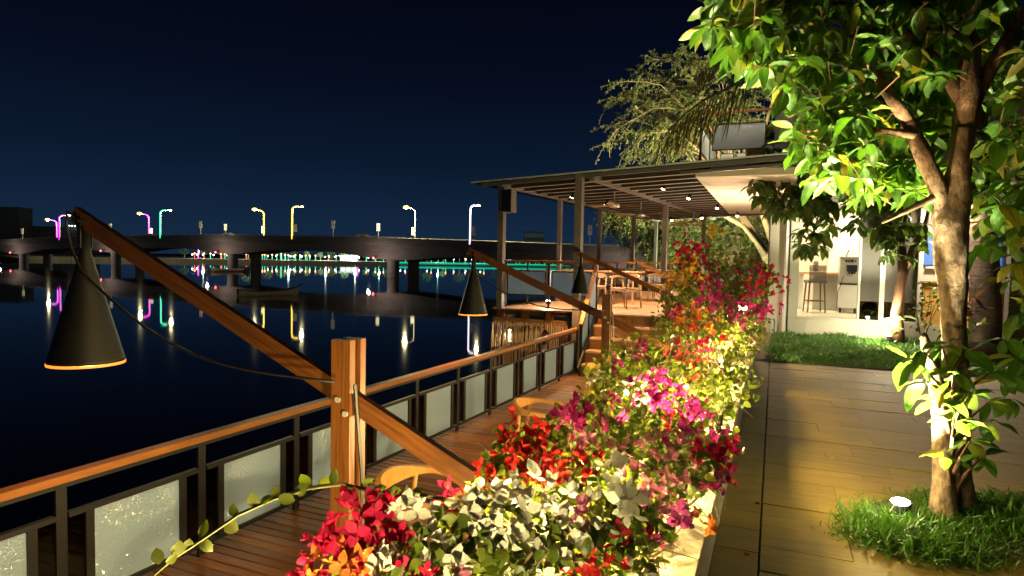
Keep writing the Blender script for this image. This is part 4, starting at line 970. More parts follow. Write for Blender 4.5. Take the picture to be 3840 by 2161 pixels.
# bank trees
random.seed(8)
bt = [690, 760, 830, 930, 1000, 1055, 1100, 1150, 1200, 1240, 1290, 1330, 1370, 1410, 1450, 1560, 1600, 1660, 1720, 1800, 1850, 1950, 2040]
for k, px in enumerate(bt):
    h = random.uniform(3.6, 7.5); P = bank_pt(px, random.uniform(9, 26)); t = thing('bank_tree', f'{ORD[k]} pale lit tree from the left along the far bank', 'tree', P, 0, 'lit trees along the far bank')
    MB().tube([(0, 0, -.5), (.15, 0, h*.35), (.05, 0, h*.6)], [.2, .15, .08], 6).build('trunk', M['paletwig'], t)
    ms = []
    for q in range(260):
        c = rdir()*rng.uniform(.2, 1)**.5; ms.append(orient(Vector((c.x*h*.42, c.y*h*.42, h*.66+c.z*h*.36))+P, rdir(), rdir(), rng.uniform(.35, .8)))
    spread(t, 'crown', fine_g, None, ms, M['leaf_bank'], 0, 'crown')
kp = bank_pt(1305, 8); t = thing('riverside_kiosk', 'small pale kiosk on the far bank left of the middle piers', 'building', kp, YAW)
MB().span((-4, 0, -.2), (4, 3, 2.4)).build('wall', M['embank'], t); MB().span((-4.6, -.6, 2.4), (4.6, 3.4, 2.65)).build('roof', M['signwhite'], t)
for x in (-2.6, 0, 2.6): MB().span((x-.8, -.05, .4), (x+.8, -.01, 1.9)).build('window', emat('kiosk_glow', (.8, 1, .95), 1.0), t)
def building(name, px0, px1, D, ztop_, lb, wm, nx, nz, lit=0):
    u0, u1 = (px0-1920)/FPX*D, (px1-1920)/FPX*D; t = thing(name, lb, 'building', riv((u0+u1)/2, D, 0), YAW); hw = (u1-u0)/2
    MB().span((-hw, 0, -1), (hw, 12, ztop_)).build('wall', M['building'], t); MB().span((-hw-.5, -.5, ztop_), (hw+.5, 12.5, ztop_+.6)).build('roof', M['building'], t)
    for i in range(nx):
        for j in range(nz):
            x = -hw+(i+.5)*2*hw/nx; z = ztop_*(j+.6)/nz
            MB().span((x-.6*hw/nx, -.06, z-.32*ztop_/nz), (x+.6*hw/nx, -.02, z+.25*ztop_/nz)).build('window', wm, t)
    return t
building('apartment_building', -60, 72, 420, 29, 'dark tall block at the left edge beyond the bridge', M['darkpanel'], 5, 9)
building('hotel_building', 1964, 2036, 420, 19.5, 'faint distant hotel seen between the pavilion columns', emat('hotel_glow', (.35, .55, .6), .035), 7, 4)
building('low_warehouse', 100, 330, 430, 17, 'long low building behind the left end of the bridge', M['darkpanel'], 12, 2)
rowl = thing('roof_lamp_row', 'row of small white lamps on the long low building', 'lamps', riv((272-1920)/FPX*428, 428, 18))
for k in range(5): MB().ball(riv((251+k*10-1920)/FPX*428, 428, 18.2), .35, 8, 5).build('lamp', M['lantw'], rowl, True)
# lit grass bank at left
gbk = MB(); P = []
for k in range(25):
    f = k/24; px = -60+170*f; D = 212; P.append((px, D))
vs = []
for px, D in P:
    f = (px+60)/170; h = 1.3*math.sin(math.pi*min(1, f*.9+.12)); vs += [riv((px-1920)/FPX*D, D, -2.7), riv((px-1920)/FPX*(D+3), D+3, -2.2+h*.7), riv((px-1920)/FPX*(D+14), D+14, -2.1+h)]
gbk.add(vs, [(3*i+k, 3*(i+1)+k, 3*(i+1)+k+1, 3*i+k+1) for i in range(24) for k in range(2)])
gbk.build('grass_bank', pmat('lit_grass', (.07, .10, .02), (.12, .15, .03), .4, rough=1), kind='structure')
light('bank_flood', 'POINT', riv((30-1920)/FPX*203, 203, 2.5), 2600, (1, .9, .35), .3)
for px, e, c in ((760, 2600, (.9, 1, .9)), (880, 1600, (1, .85, .6)), (1080, 3600, (.75, 1, .85)), (1220, 4200, (.8, 1, .9)), (1330, 4200, (.85, 1, .95)), (1420, 2200, (.5, 1, .7)), (1640, 2000, (.5, 1, .75)), (1780, 2000, (.6, .9, 1))):
    light('bank_light', 'POINT', bank_pt(px, 4.5, 2.0), e*1.3, c, .25, specular_factor=.15)

# boats
def boat(label, loc, rz, L, B, H, cargo):
    t = thing('river_boat', label, 'boat', loc, rz, 'wooden boats on the river'); n = 17
    def sec(f):
        w_ = B/2*max(.03, math.sin(math.pi*(.06+.88*f)))**.55*(1 if f < .9 else max(.05, 1-(f-.9)*9)); sh = H*(.62+.9*abs(f-.45)**2.2*2.2)
        x = (f-.5)*L; return x, w_, sh
    hb_, inn = MB(), MB(); m_ = 7
    for i in range(n):
        x, w_, sh = sec(i/(n-1))
        for k in range(m_):
            a = math.pi*k/(m_-1); hb_.v.append(Vector((x, -w_*math.cos(a), -.12+sh*(1-math.sin(a))**.7 if 1 else 0)))
            inn.v.append(Vector((x, -w_*.9*math.cos(a), .02+(sh-.03)*(1-math.sin(a))**.7)))
    for i in range(n-1):
        for k in range(m_-1):
            hb_.f.append((i*m_+k, i*m_+k+1, (i+1)*m_+k+1, (i+1)*m_+k)); inn.f.append((i*m_+k, (i+1)*m_+k, (i+1)*m_+k+1, i*m_+k+1))
    hb_.build('hull', M['boat'], t, smooth=True); inn.build('inner_hull', M['boatdark'], t, smooth=True)
    for s_ in (-1, 1):
        MB().tube([Vector((sec(i/(n-1))[0], s_*sec(i/(n-1))[1], sec(i/(n-1))[2]-.12)) for i in range(n)], .035, 6).build('gunwale', M['boat'], t)
    for f in (.25, .5, .75):
        x, w_, sh = sec(f); MB().box((x, 0, sh-.2), (.16, w_*1.7, .03)).build('thwart', M['boat'], t)
    x, w_, sh = sec(1.0); MB().beam((x-.25, 0, sh-.2), (x+.35, 0, sh+.22), .10, .12).build('prow', M['boatdark'], t)
    if cargo:
        mb = MB()
        for k in range(6): mb.ball(((-.15+.1*k)*L*.6+rng.normal()*.1, rng.normal()*.1, .34), .26, 8, 5, (1.3, 1, .8))
        mb.build('cargo', M['net'], t, smooth=True)
    else:
        MB().tube([(-L*.35, .1, .3), (-L*.56, .2, 1.15)], .04, 6).build('tiller', M['boatdark'], t); MB().box((-L*.18, 0, .42), (.6, .5, .45)).build('engine_box', M['net'], t)
    return t
boat('long low wooden boat with red bundles, nearest on the dark water', (-45.0, 46.8, -2.45), R(70), 6.1, 1.25, .75, 1)
boat('wooden boat with raised tiller in front of the bridge piers', (-110, 103, -2.45), R(86), 10.2, 1.8, 1.0, 0)

# ================================================================== VEGETATION
def mats_whorl(c, n, ln, droop, out=None):
    ms = []
    for k in range(n):
        a = 2*math.pi*k/n+rng.uniform(-.4, .4); d = Vector((math.cos(a), math.sin(a), rng.normal()*.45-droop))
        if out is not None: d += out*.5
        nr = Vector((0, 0, 1))+rdir()*.55; p = Vector(c)+d.normalized()*.02
        ms.append(orient(p, d, nr, ln*rng.uniform(.65, 1.15)))
    return ms
def inpoly(x, y, P):
    r = False; j = len(P)-1
    for i in range(len(P)):
        if (P[i][1] > y) != (P[j][1] > y) and x < (P[j][0]-P[i][0])*(y-P[i][1])/(P[j][1]-P[i][1])+P[i][0]: r = not r
        j = i
    return r
def poly_pts(P, n, D0, D1):
    xs = [q[0] for q in P]; ys = [q[1] for q in P]; out = []
    while len(out) < n:
        x, y = rng.uniform(min(xs), max(xs)), rng.uniform(min(ys), max(ys))
        if inpoly(x, y, P): out.append(at(x, y, rng.uniform(D0, D1)))
    return out
def trunk_tube(mb, pts, rad, n=20, sub=6, jit=.09, seed=1):
    P, Q = [], []
    for i in range(len(pts)-1):
        p0, p1, p2, p3 = [Vector(pts[max(0, min(len(pts)-1, i+k))]) for k in (-1, 0, 1, 2)]
        for k in range(sub):
            f = k/sub; P.append(.5*((2*p1)+(p2-p0)*f+(2*p0-5*p1+4*p2-p3)*f*f+(3*p1-p0-3*p2+p3)*f**3)); Q.append(rad[i]+(rad[i+1]-rad[i])*f)
    P.append(Vector(pts[-1])); Q.append(rad[-1]); b = len(mb.v); mb.tube(P, Q, n); r = np.random.default_rng(seed)
    kn = [(r.uniform(0, len(P)), r.uniform(0, n), r.uniform(.10, .30)) for _ in range(len(P)//5)]
    for i in range(len(P)):
        for k in range(n):
            f = 1+jit*(math.sin(k*2*math.pi/n*2+i*.35+seed)*.5+math.sin(k*2*math.pi/n*3-i*.6)*.4)+r.normal()*jit*.25
            for (ki, kk, ka) in kn:
                dk = min(abs(k-kk), n-abs(k-kk)); f += ka*math.exp(-((i-ki)/1.3)**2-(dk/1.6)**2)
            j = b+i*n+k; mb.v[j] = P[i]+(mb.v[j]-P[i])*f
    return mb
def limb(a, b, r0, r1, n=7, wob=.04, sag=0):
    a, b = Vector(a), Vector(b); pts = []
    for i in range(n):
        f = i/(n-1); p = a.lerp(b, f); s = (b-a).length*wob*(math.sin(math.pi*f))
        p += Vector(rng.normal(size=3))*s; p.z -= sag*f*f; pts.append(p)
    return pts, [r0+(r1-r0)*i/(n-1) for i in range(n)]

# near tree
D1 = 3.95
T = thing('broadleaf_tree', 'large-leaved tree in the right foreground, lit by a spotlight at its foot', 'tree', at(2395, 1285, D1))
tr = MB()
tp = [(2412, 1310), (2408, 1180), (2404, 1050), (2402, 900), (2398, 760), (2392, 640), (2392, 560), (2402, 490), (2412, 430), (2425, 320)]
trunk_tube(tr, [at(u, v, D1+.04-.012*i) for i, (u, v) in enumerate(tp)], [.105, .080, .073, .070, .072,   .090, .102, .086, .070, .045], 26, 8, .09, 3)
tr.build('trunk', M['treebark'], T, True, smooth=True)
tr = MB(); trunk_tube(tr, [at(u, v, D1-.06) for u, v in ((2372, 1300), (2374, 1200), (2370, 1100), (2362, 1000), (2345, 920), (2322, 840))], [.085, .062, .054, .048, .04, .02], 18, 6, .07, 5)
tr.build('side_stem', M['bark'], T, True, smooth=True)
lm = MB()
for pts, ra in (([(2396, 600), (2366, 490), (2325, 400), (2290, 320), (2245, 250), (2200, 170), (2150, 80)], (.05, .056, .048, .043, .038, .03, .015)),
                ([(2412, 430), (2425, 320), (2436, 220), (2440, 100), (2430, -60)], (.06, .069, .062, .055, .04)),
                ([(2424, 330), (2460, 230), (2510, 140), (2560, 60), (2640, -60)], (.05, .046, .042, .038, .03)),
                ([(2300, 340), (2230, 330), (2130, 320), (2030, 330)], (.03, .022, .015, .008)),
                ([(2430, 270), (2350, 150), (2240, 60), (2120, 10), (1960, 20)], (.045, .034, .026, .018, .008)),
                ([(2440, 120), (2300, 20), (2100, -60)], (.035, .02, .01)), ([(2120, 10), (1990, 70), (1880, 110)], (.018, .012, .006)), ([(2390, 480), (2300, 520), (2220, 560)], (.03, .018, .008))):
    trunk_tube(lm, [at(u, v, D1-.05+.012*i*(1 if i % 2 else -1)) for i, (u, v) in enumerate(pts)], ra, 10, 4, .05)
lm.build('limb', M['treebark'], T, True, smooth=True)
crown = [(1778, -30), (1785, 60), (1850, 160), (1900, 190), (1965, 240), (1995, 330), (2010, 420), (2070, 470), (2150, 500), (2260, 520), (2340, 510), (2350, 470), (2420, 420), (2470, 520), (2500, 640), (2600, 720), (2600, -30)]
mats = []; tw = MB()
def near_limb(c):
    u, v, D = pxw(c)
    for (a, b) in (((2388, 560), (2325, 400)), ((2325, 400), (2245, 250)), ((2390, 545), (2425, 320)), ((2425, 320), (2440, 120)), ((2424, 330), (2510, 140)), ((2510, 140), (2570, 40))):
        ax, ay = b[0]-a[0], b[1]-a[1]; f = max(0, min(1, ((u-a[0])*ax+(v-a[1])*ay)/(ax*ax+ay*ay)))
        if math.hypot(u-a[0]-f*ax, v-a[1]-f*ay) < 62: return True
    return False
for c in poly_pts([(1778, -30), (1785, 60), (1850, 160), (1965, 240), (2015, 400), (2080, 470), (2280, 490), (2330, 300), (2330, -30)], 95, 3.45, 4.0)+poly_pts([(2300, -30), (2300, 420), (2420, 400), (2600, 660), (2600, -30)], 40, 3.5, 3.9):
    if near_limb(c): continue
    mats += mats_whorl(c, int(rng.integers(5, 8)), .17, .45)
    e = c+Vector((rng.normal()*.12, rng.normal()*.12, .15)); tw.tube([e, c], [.0032, .002], 5)
for c in poly_pts(crown, 250, 4.05, 5.0):
    mats += mats_whorl(c, int(rng.integers(5, 9)), .175, .45)
for c in poly_pts([(1800, -30), (1870, 150), (1975, 240), (2030, 400), (2330, 460), (2450, 420), (2600, 640), (2600, -30)], 120, 5.0, 6.2):
    mats += mats_whorl(c, 7, .22, .4)
# fringe leaves that shape the outline
for (u, v) in ((1800, 10), (1815, 60), (1845, 110), (1905, 105), (1870, 55), (1885, 160), (1925, 165), (1985, 230), (2025, 360), (2060, 450)):
    mats += mats_whorl(at(u, v, 3.85+rng.normal()*.15), 5, .20, .5)
# sucker leaves around the lower trunk
for (u, v, D, n) in ((2290, 905, 3.75, 5), (2320, 880, 3.7, 4), (2370, 870, 3.7, 6), (2420, 880, 3.7, 5), (2330, 960, 3.7, 5), (2400, 940, 3.65, 6), (2430, 990, 3.7, 5), (2360, 1010, 3.7, 5), (2400, 1060, 3.65, 6), (2470, 1060, 3.7, 5), (2440, 1110, 3.7, 5), (2470, 1150, 3.75, 4), (2490, 1010, 3.8, 5), (2500, 930, 3.9, 5), (2380, 1150, 3.75, 3)):
    c = at(u, v, D); mats += mats_whorl(c, n, .185, .05); tw.tube([at(2392, v+95, D1-.05), at((u+2392)/2, v+40, D), c], [.012, .008, .004], 6)
for (u, v, D, n) in ((2545, 700, 5, 6), (2560, 790, 5, 5), (2530, 850, 5.2, 5), (2560, 900, 5, 6), (2530, 950, 5, 6), (2570, 560, 4.6, 6), (2480, 620, 4.8, 6), (2540, 1000, 4.8, 5)):
    mats += mats_whorl(at(u, v, D), n, .23, .35)
tw.build('twig', M['bark2'], T, True, kind='stuff')
g = LG['big_leaf']; spread(T, 'leaf', g[0], g[1], mats, g[2], 300)
tsp = thing('tree_uplight', 'bright ground spotlight glaring in the grass at the tree foot', 'spotlight', at(2262, 1272, 3.86))
p = Vector(tsp.location)
MB().tube([p+Vector((0, 0, -.06)), p+Vector((.03, .0, .035))], .045, 14).build('housing', M['black'], tsp, True)
MB().ball(p+Vector((.0, -.03, .035)), .045, 12, 6, (1.2, .8, .5)).build('lens', emat('uplight_lens', (1, .93, .80), 45), tsp, True)
light('uplight_light', 'SPOT', p+Vector((-.02, -.04, .11)), 900, (1, .88, .50), .04, tsp, spot_size=R(130), spot_blend=1, aim=at(2110, 330, 3.6))
light('uplight_spill', 'POINT', p+Vector((-.12, -.10, .20)), 5.5, (1, .78, .28), .04, tsp)

# palm
pt = thing('coconut_palm', 'coconut palm with thick dark trunk and drooping fronds over the pavilion', 'tree', (3.2, 12.4, 0))
pp = [(2476, 905), (2478, 800), (2478, 700), (2472, 600), (2460, 450), (2440, 250), (2410, 50), (2370, -160)]
MB().tube([Vector((3.2, 12.4, -.05))]+[at(u, v, 12.4) for u, v in pp], [.40, .29, .27, .255, .25, .24, .23, .22, .2], 16).build('trunk', M['palmbark'], pt, True, smooth=True)
blade = leaf_geo(1, .024, .4, .12, 6, 1); blade_me = geo_mesh('leaflet', blade, M['frond'])
crownp = at(2370, -160, 12.4)
fr_defs = [[crownp, at(2150, -60, 11.4), at(1990, 60, 10.8), at(1880, 190, 10.4), at(1775, 250, 10.2), at(1710, 300, 10.1), at(1655, 365, 10.0)], [crownp, at(2200, -100, 11.3), at(2050, -30, 10.9), at(1930, 60, 10.7), at(1830, 120, 10.6), at(1760, 180, 10.5)],
           [crownp, at(2500, -250, 12), at(2620, -150, 11.5), at(2700, 20, 11)], [crownp, at(2300, -300, 13.5), at(2200, -250, 15), at(2080, -80, 16)]]
off = Vector(pt.location)
for fi, cps in enumerate(fr_defs):
    # smooth curve through control points
    pts = []
    for i in range(len(cps)-1):
        p0, p1, p2, p3 = cps[max(i-1, 0)], cps[i], cps[i+1], cps[min(i+2, len(cps)-1)]
        for k in range(6):
            f = k/6; pts.append(.5*((2*p1)+(p2-p0)*f+(2*p0-5*p1+4*p2-p3)*f*f+(3*p1-p0-3*p2+p3)*f**3))
    pts.append(cps[-1]); n = len(pts)
    fo = MB().tube(pts, [.035*(1-i/n)+.006 for i in range(n)], 7).build('frond', M['frond'], pt, True)
    nl = 58
    for k in range(nl):
        f = .16+.84*k/nl; i = min(int(f*(n-1)), n-2); q = pts[i].lerp(pts[i+1], f*(n-1)-i); tg = (pts[i+1]-pts[i]).normalized()
        sd = tg.cross(Vector((0, 0, 1))).normalized()
        for s_ in (-1, 1):
            ln = .95*(.55+.6*math.sin(math.pi*min(1, f*1.02)))*rng.uniform(.8, 1.1)
            d = tg*.55+sd*s_*.33+Vector((0, 0, -.95))+rdir()*.12
            o = bpy.data.objects.new('leaflet', blade_me); col.objects.link(o); o.parent = fo
            mm = orient(q, d, tg.cross(d)+rdir()*.3, ln); mm.translation = mm.translation-off; o.matrix_local = mm

# mid tree by the house
T3 = thing('small_garden_tree', 'small forked garden tree in the grass before the white house', 'tree', (2.25, 14.3, 0))
D3 = pxw((2.25, 14.3, .5))[2]; print('D3', D3, pxw((2.25, 14.3, .0)))
tk = MB()
for pts, ra in (([(2258, 862), (2256, 800), (2262, 740), (2272, 690), (2268, 620)], (.14, .115, .105, .10, .075)), ([(2272, 690), (2300, 620), (2330, 560), (2345, 500)], (.08, .07, .055, .03)), ([(2268, 620), (2250, 570), (2200, 520), (2100, 480), (1990, 440)], (.06, .05, .04, .03, .012)),
                ([(2268, 620), (2280, 540), (2270, 460)], (.05, .04, .02)), ([(2100, 480), (2060, 540), (2040, 600)], (.025, .018, .01))):
    tk.tube([at(u, v, D3) for u, v in pts], ra, 10)
tk.build('trunk', M['bark2'], T3, True, smooth=True)
mats = []
for poly, n, ln in (([(1880, 400), (1930, 360), (2000, 380), (2060, 400), (2080, 480), (2040, 560), (1990, 540), (1920, 530), (1880, 460)], 95, .30), ([(2000, 500), (2090, 500), (2110, 580), (2070, 640), (2010, 640), (1990, 570)], 34, .28), ([(2080, 420), (2340, 420), (2330, 560), (2240, 640), (2190, 600), (2110, 540)], 60, .30), ([(2180, 560), (2330, 560), (2320, 640), (2240, 660)], 18, .28)):
    for c in poly_pts(poly, n, D3-.7, D3+.7): mats += mats_whorl(c, 6, ln, .5)
for (u, v) in ((2250, 640), (2240, 800), (2262, 795), (2245, 830)): mats += mats_whorl(at(u, v, D3-.2), 4, .26, .1)
g = LG['dark_leaf']; spread(T3, 'leaf', g[0], g[1], mats, g[2], 300)
u3 = thing('trunk_uplight', 'glowing uplight against the foot of the small forked tree', 'spotlight', at(2236, 852, D3-.12))
p3 = Vector(u3.location); MB().tube([p3+Vector((0, 0, -.05)), p3+Vector((.01, .01, .06))], .045, 12).build('housing', M['black'], u3, True); MB().ball(p3+Vector((.0, -.01, .065)), .04, 10, 6, (1, 1, .5)).build('lens', emat('trunk_lens', (1, .92, .75), 40), u3, True)
light('trunk_light', 'SPOT', p3+Vector((0, -.02, .12)), 420, (1, .88, .60), .03, u3, spot_size=R(110), spot_blend=.5, aim=at(2210, 500, D3-.3))
light('trunk_spill', 'POINT', p3+Vector((-.08, -.10, .22)), 46, (1, .88, .56), .03, u3)
# little plants by the house
def little(name, lb, c, key, n, ln, spreadr, h, stems=4):
    t = thing(name, lb, 'plant', c); ms = []; s_ = MB()
    for k in range(stems):
        e = Vector(c)+Vector((rng.normal()*spreadr*.6, rng.normal()*spreadr*.6, h*rng.uniform(.6, 1))); pts, ra = limb(c, e, .012, .005, 5); s_.tube(pts, ra, 5)
        for q in range(n//stems):
            f = rng.uniform(.35, 1); p = Vector(c).lerp(e, f)+rdir()*spreadr*.25; ms.append(orient(p, rdir()+Vector((0, 0, .25)), Vector((0, 0, 1))+rdir()*.5, ln*rng.uniform(.6, 1.1)))
    s_.build('stem', M['twig'], t, True); g = LG[key]; spread(t, 'leaf', g[0], g[1], ms, g[2], 300)
little('garden_shrub', 'small fine-leaved shrub right of the forked tree trunk', Vector((2.75, 14.5, 0)), 'boug_leaf', 150, .10, .35, 1.3, 8)
little('rubber_plant', 'dark red-leaved plant in front of the orange counter', Vector((3.3, 14.2, 0)), 'red_leaf', 32, .38, .25, 1.35, 4)
little('rubber_plant', 'pale green broad-leaved plant right of the forked tree', Vector((3.0, 13.9, 0)), 'big_leaf', 16, .34, .3, .7, 4)
little('climbing_plant', 'broad-leaved plant climbing beside the palm trunk against dark slate', Vector((3.95, 12.6, 0)), 'big_leaf', 60, .30, .4, 2.2, 6)

# feathery tree behind the pavilion
DT = 24.5
T4 = thing('feathery_tree', 'tall feathery floodlit tree arching behind the pavilion roof', 'tree', at(1945, 700, DT))
tk = MB(); fork = at(1850, 530, DT)
for pts, ra in (([(1950, 720), (1925, 640), (1890, 580), (1850, 520), (1800, 440), (1740, 360)], (.22, .18, .15, .12, .09, .06)), ([(1960, 720), (1945, 620), (1915, 530), (1890, 420), (1850, 300)], (.16, .13, .11, .08, .05)), ([(1925, 640), (1870, 570), (1780, 520), (1690, 470)], (.10, .085, .07, .04)), ([(1890, 420), (1930, 300), (1960, 200)], (.10, .07, .03))):
    tk.tube([at(u, v, DT+rng.normal()*.3) for u, v in pts], ra, 9)
tk.build('trunk', M['paletwig'], T4, True, smooth=True)
br_ = MB(); mats = []
def spray(a, b, sag, rr, nside, leaf, dens):
    n = 9; a, b = Vector(a), Vector(b); pts = []
    for i in range(n):
        f = i/(n-1); p = a.lerp(b, f); p.z += 1.1*sag*math.sin(math.pi*f*.8)-sag*f*f; pts.append(p+Vector(rng.normal(size=3))*.04)
    br_.tube(pts, [rr*(1-f/n)+.006 for f in range(n)], 5)
    for k in range(nside):
        f = rng.uniform(.25, 1.0); i = min(int(f*(n-1)), n-2); q = pts[i].lerp(pts[i+1], f*(n-1)-i); tg = (pts[i+1]-pts[i]).normalized()
        d = (tg*.8+rdir()*.8+Vector((0, 0, .0))).normalized(); L_ = rng.uniform(.35, .95); m_ = 7; sp_ = []
        for j in range(m_): h = j/(m_-1); sp_.append(q+d*L_*h+Vector((0, 0, -.42*L_*h*h)))
        br_.tube(sp_, .006, 3, False)
        for j in range(int(dens*L_)):
            h = rng.uniform(.1, 1); c = q+d*L_*h+Vector((0, 0, -.42*L_*h*h)); mats.append(orient(c+rdir()*.05, rdir(), rdir(), leaf*rng.uniform(.6, 1.2)))
ends = [(1512, 240), (1530, 300), (1545, 180), (1570, 230), (1520, 340), (1560, 370), (1600, 160), (1640, 130), (1680, 115), (1720, 105), (1600, 260), (1640, 230), (1690, 190), (1740, 170), (1570, 400), (1620, 390), (1600, 330), (1660, 310), (1700, 270), (1750, 240), (1800, 160), (1800, 230), (1850, 200), (1650, 380), (1700, 350), (1740, 390), (1780, 330), (1830, 300), (1880, 240), (1920, 300), (1900, 380), (1840, 380), (1560, 270), (1590, 200), (1660, 180), (1720, 210), (1610, 290), (1680, 240), (1740, 290), (1810, 270), (1860, 260), (1550, 330), (1620, 360), (1680, 330), (1730, 330), (1790, 290), (1940, 210), (1950, 350), (1760, 130)]
for (u, v) in ends:
    a = at(rng.uniform(1760, 1880), rng.uniform(330, 470), DT+rng.normal()*.6); b = at(u, v, DT+rng.uniform(-2, 2)); spray(a, b, (b-a).length*.22, .022, 26, .105, 36)
for (u, v) in [(rng.uniform(1640, 1940), rng.uniform(560, 660)) for _ in range(34)]:
    a = at(u+rng.uniform(0, 120), rng.uniform(420, 520), DT+1.5); b = at(u, v, DT+rng.uniform(.5, 3)); spray(a, b, .5, .02, 22, .13, 36)
br_.build('branch', M['paletwig'], T4, True, kind='stuff')
def stuffcrown(t, name, geos, ms, mat):
    spread(t, name, geos, None, ms, mat, 0, name)
stuffcrown(T4, 'crown', fine_g, mats, M['leaf_fine'])
T5 = thing('weeping_tree', 'dark weeping tree behind the pavilion columns over the river', 'tree', at(1700, 700, 27))
br_ = MB(); mats = []
MB().tube([at(1760, 690, 27), at(1740, 600, 27), at(1690, 530, 27)], [.25, .18, .08], 8).build('trunk', M['bark'], T5, True)
for k in range(46):
    u = rng.uniform(1530, 1800); v = rng.uniform(560, 680) if u > 1580 else rng.uniform(545, 620)
    a = at(u+rng.uniform(-40, 90), rng.uniform(470, 540), 27+rng.normal()); b = at(u, v, 27+rng.normal()*1.2); spray(a, b, .6, .018, 20, .13, 36)
br_.build('branch', M['twig'], T5, True, kind='stuff'); stuffcrown(T5, 'crown', fine_g, mats, M['leaf_fine'])
fl = thing('tree_floodlight', 'ground floodlight at the foot of the feathery tree', 'floodlight', (-.9, 21.6, .1))
MB().box((-.9, 21.6, .12), (.3, .12, .2)).build('housing', M['black'], fl, True); MB().box((-.9, 21.53, .12), (.26, .01, .16)).build('lens', M['warmlens'], fl, True)
light('tree_flood', 'SPOT', (-1.6, 19.5, 3.9), 2000, (1, .86, .48), .15, spot_size=R(140), spot_blend=.4, aim=at(1700, 250, DT), parent=fl)
light('tree_flood_low', 'SPOT', (-1.2, 22.9, .8), 800, (.95, 1, .55), .15, spot_size=R(130), spot_blend=.4, aim=at(1790, 560, DT+1), parent=fl)

# ------------------------------------------------------------------ bougainvillea
def bush(lb, base, blobs, flowers, leafn, leafl, branches=0, seed=0):
    global rng
    rng = np.random.default_rng(seed)
    base = Vector(base); t = thing('bougainvillea', lb, 'flowering shrub', base, 0, 'bougainvillea bushes in the planter'); ms = []; stm = MB()
    for (u, v, D, r, wt) in blobs:
        c = at(u, v, D)
        if c.z < .35: c.z = .35
        for k in range(max(2, int(5*wt))):
            b0 = Vector((min(-.5, max(-.9, c.x+rng.normal()*.12)), c.y+rng.normal()*.12, .2)); e = c+rdir()*r*.9
            pts, ra = limb(b0, e, .009, .003, 7, .06); pts = [q+Vector((0, 0, .05*math.sin(math.pi*i/6))) for i, q in enumerate(pts)]; stm.tube(pts, ra, 5)
            for q in range(9):
                f = rng.uniform(.4, 1); i = min(int(f*6), 5); p = pts[i]; p2 = p+rdir()*r*.8; stm.tube([p, (p+p2)/2+rdir()*.01, p2], [.003, .0022, .0012], 4)
        for k in range(int(leafn*wt)):
            q = rdir(); p = c+Vector((q.x, q.y, q.z*.9))*r*rng.uniform(.15, 1)**.6
            if p.z < .22: continue
            pu, pv_, pD = pxw(p); hid = False
            for (fu, fv, fD, fr_, _, _, _) in flowers:
                if pD < fD+fr_*.6 and (pu-fu)**2+(pv_-fv)**2 < (fr_*1.0*FPX/fD*2576/3840)**2: hid = True; break
            if hid and rng.random() < (.6 if pD < 2.4 else .94): continue
            ms.append(orient(p, rdir()+Vector((0, 0, -.1)), Vector((0, 0, .8))+rdir(), leafl*rng.uniform(.55, 1.15)))
    stm.build('stem', M['twig'], t, True, kind='stuff')
    g = LG['boug_leaf']; spread(t, 'leaf', g[0], g[1], ms, g[2], 120)
    cnt = 0; rest = {}
    for (u, v, D, r, colr, n, sz) in flowers:
        c = at(u, v, D)
        for k in range(int(n*1.15)):
            q = rdir(); p = c+q*r*1.12*rng.uniform(.15, 1.15)**.6; d = (q+(EYE-p).normalized()*.5+Vector((0, 0, .25))+rdir()*.4).normalized()
            mm = orient(p, d.orthogonal(), d, sz*rng.uniform(.5, 1.0)*(1 if D < 2.45 else 1.4)) @ Matrix.Rotation(rng.uniform(0, 6), 4, 'Z')
            if cnt < 300:
                o = bpy.data.objects.new('flower', FM[colr][int(rng.integers(2))]); col.objects.link(o); o.parent = t; m2 = mm.copy(); m2.translation = m2.translation-base; o.matrix_local = m2
            else: rest.setdefault(colr, []).append(Matrix.Translation(-base) @ mm)
            cnt += 1
    for kx, lst in rest.items():
        o = link('more_flowers', joined('flowers', FG, lst, [i % 2 for i in range(len(lst))], FL[kx]), t); o['kind'] = 'stuff'
    return t
A = bush('nearest bougainvillea with crimson and orange flowers at the bottom edge', (-.75, 1.3, .2),
     [(960, 1400, 1.38, .10, .5), (1100, 1380, 1.42, .11, .7), (1220, 1370, 1.5, .12, .7), (1050, 1440, 1.32, .1, .6), (1330, 1400, 1.5, .12, .8), (1230, 1440, 1.4, .12, .8)],
     [(890, 1330, 1.36, .055, 'crimson', 24, .036), (960, 1320, 1.40, .055, 'crimson', 24, .036), (820, 1375, 1.33, .035, 'crimson', 12, .034), (930, 1400, 1.34, .04, 'crimson', 12, .034), (1000, 1375, 1.38, .03, 'crimson', 8, .034), (830, 1435, 1.28, .035, 'orange', 14, .034), (880, 1420, 1.29, .03, 'orange', 10, .034), (790, 1450, 1.27, .02, 'crimson', 6, .034),
      (1150, 1270, 1.55, .04, 'crimson', 8, .034), (1010, 1280, 1.42, .03, 'white', 6, .042), (1060, 1300, 1.42, .03, 'white', 6, .042), (1085, 1355, 1.40, .025, 'white', 4, .04), (985, 1400, 1.34, .035, 'white', 6, .042), (950, 1445, 1.27, .03, 'white', 6, .042), (1160, 1445, 1.3, .015, 'pink', 2, .042), (1110, 1420, 1.33, .05, 'white', 10, .04), (1040, 1450, 1.28, .03, 'crimson', 8, .034)], 150, .045, seed=1)
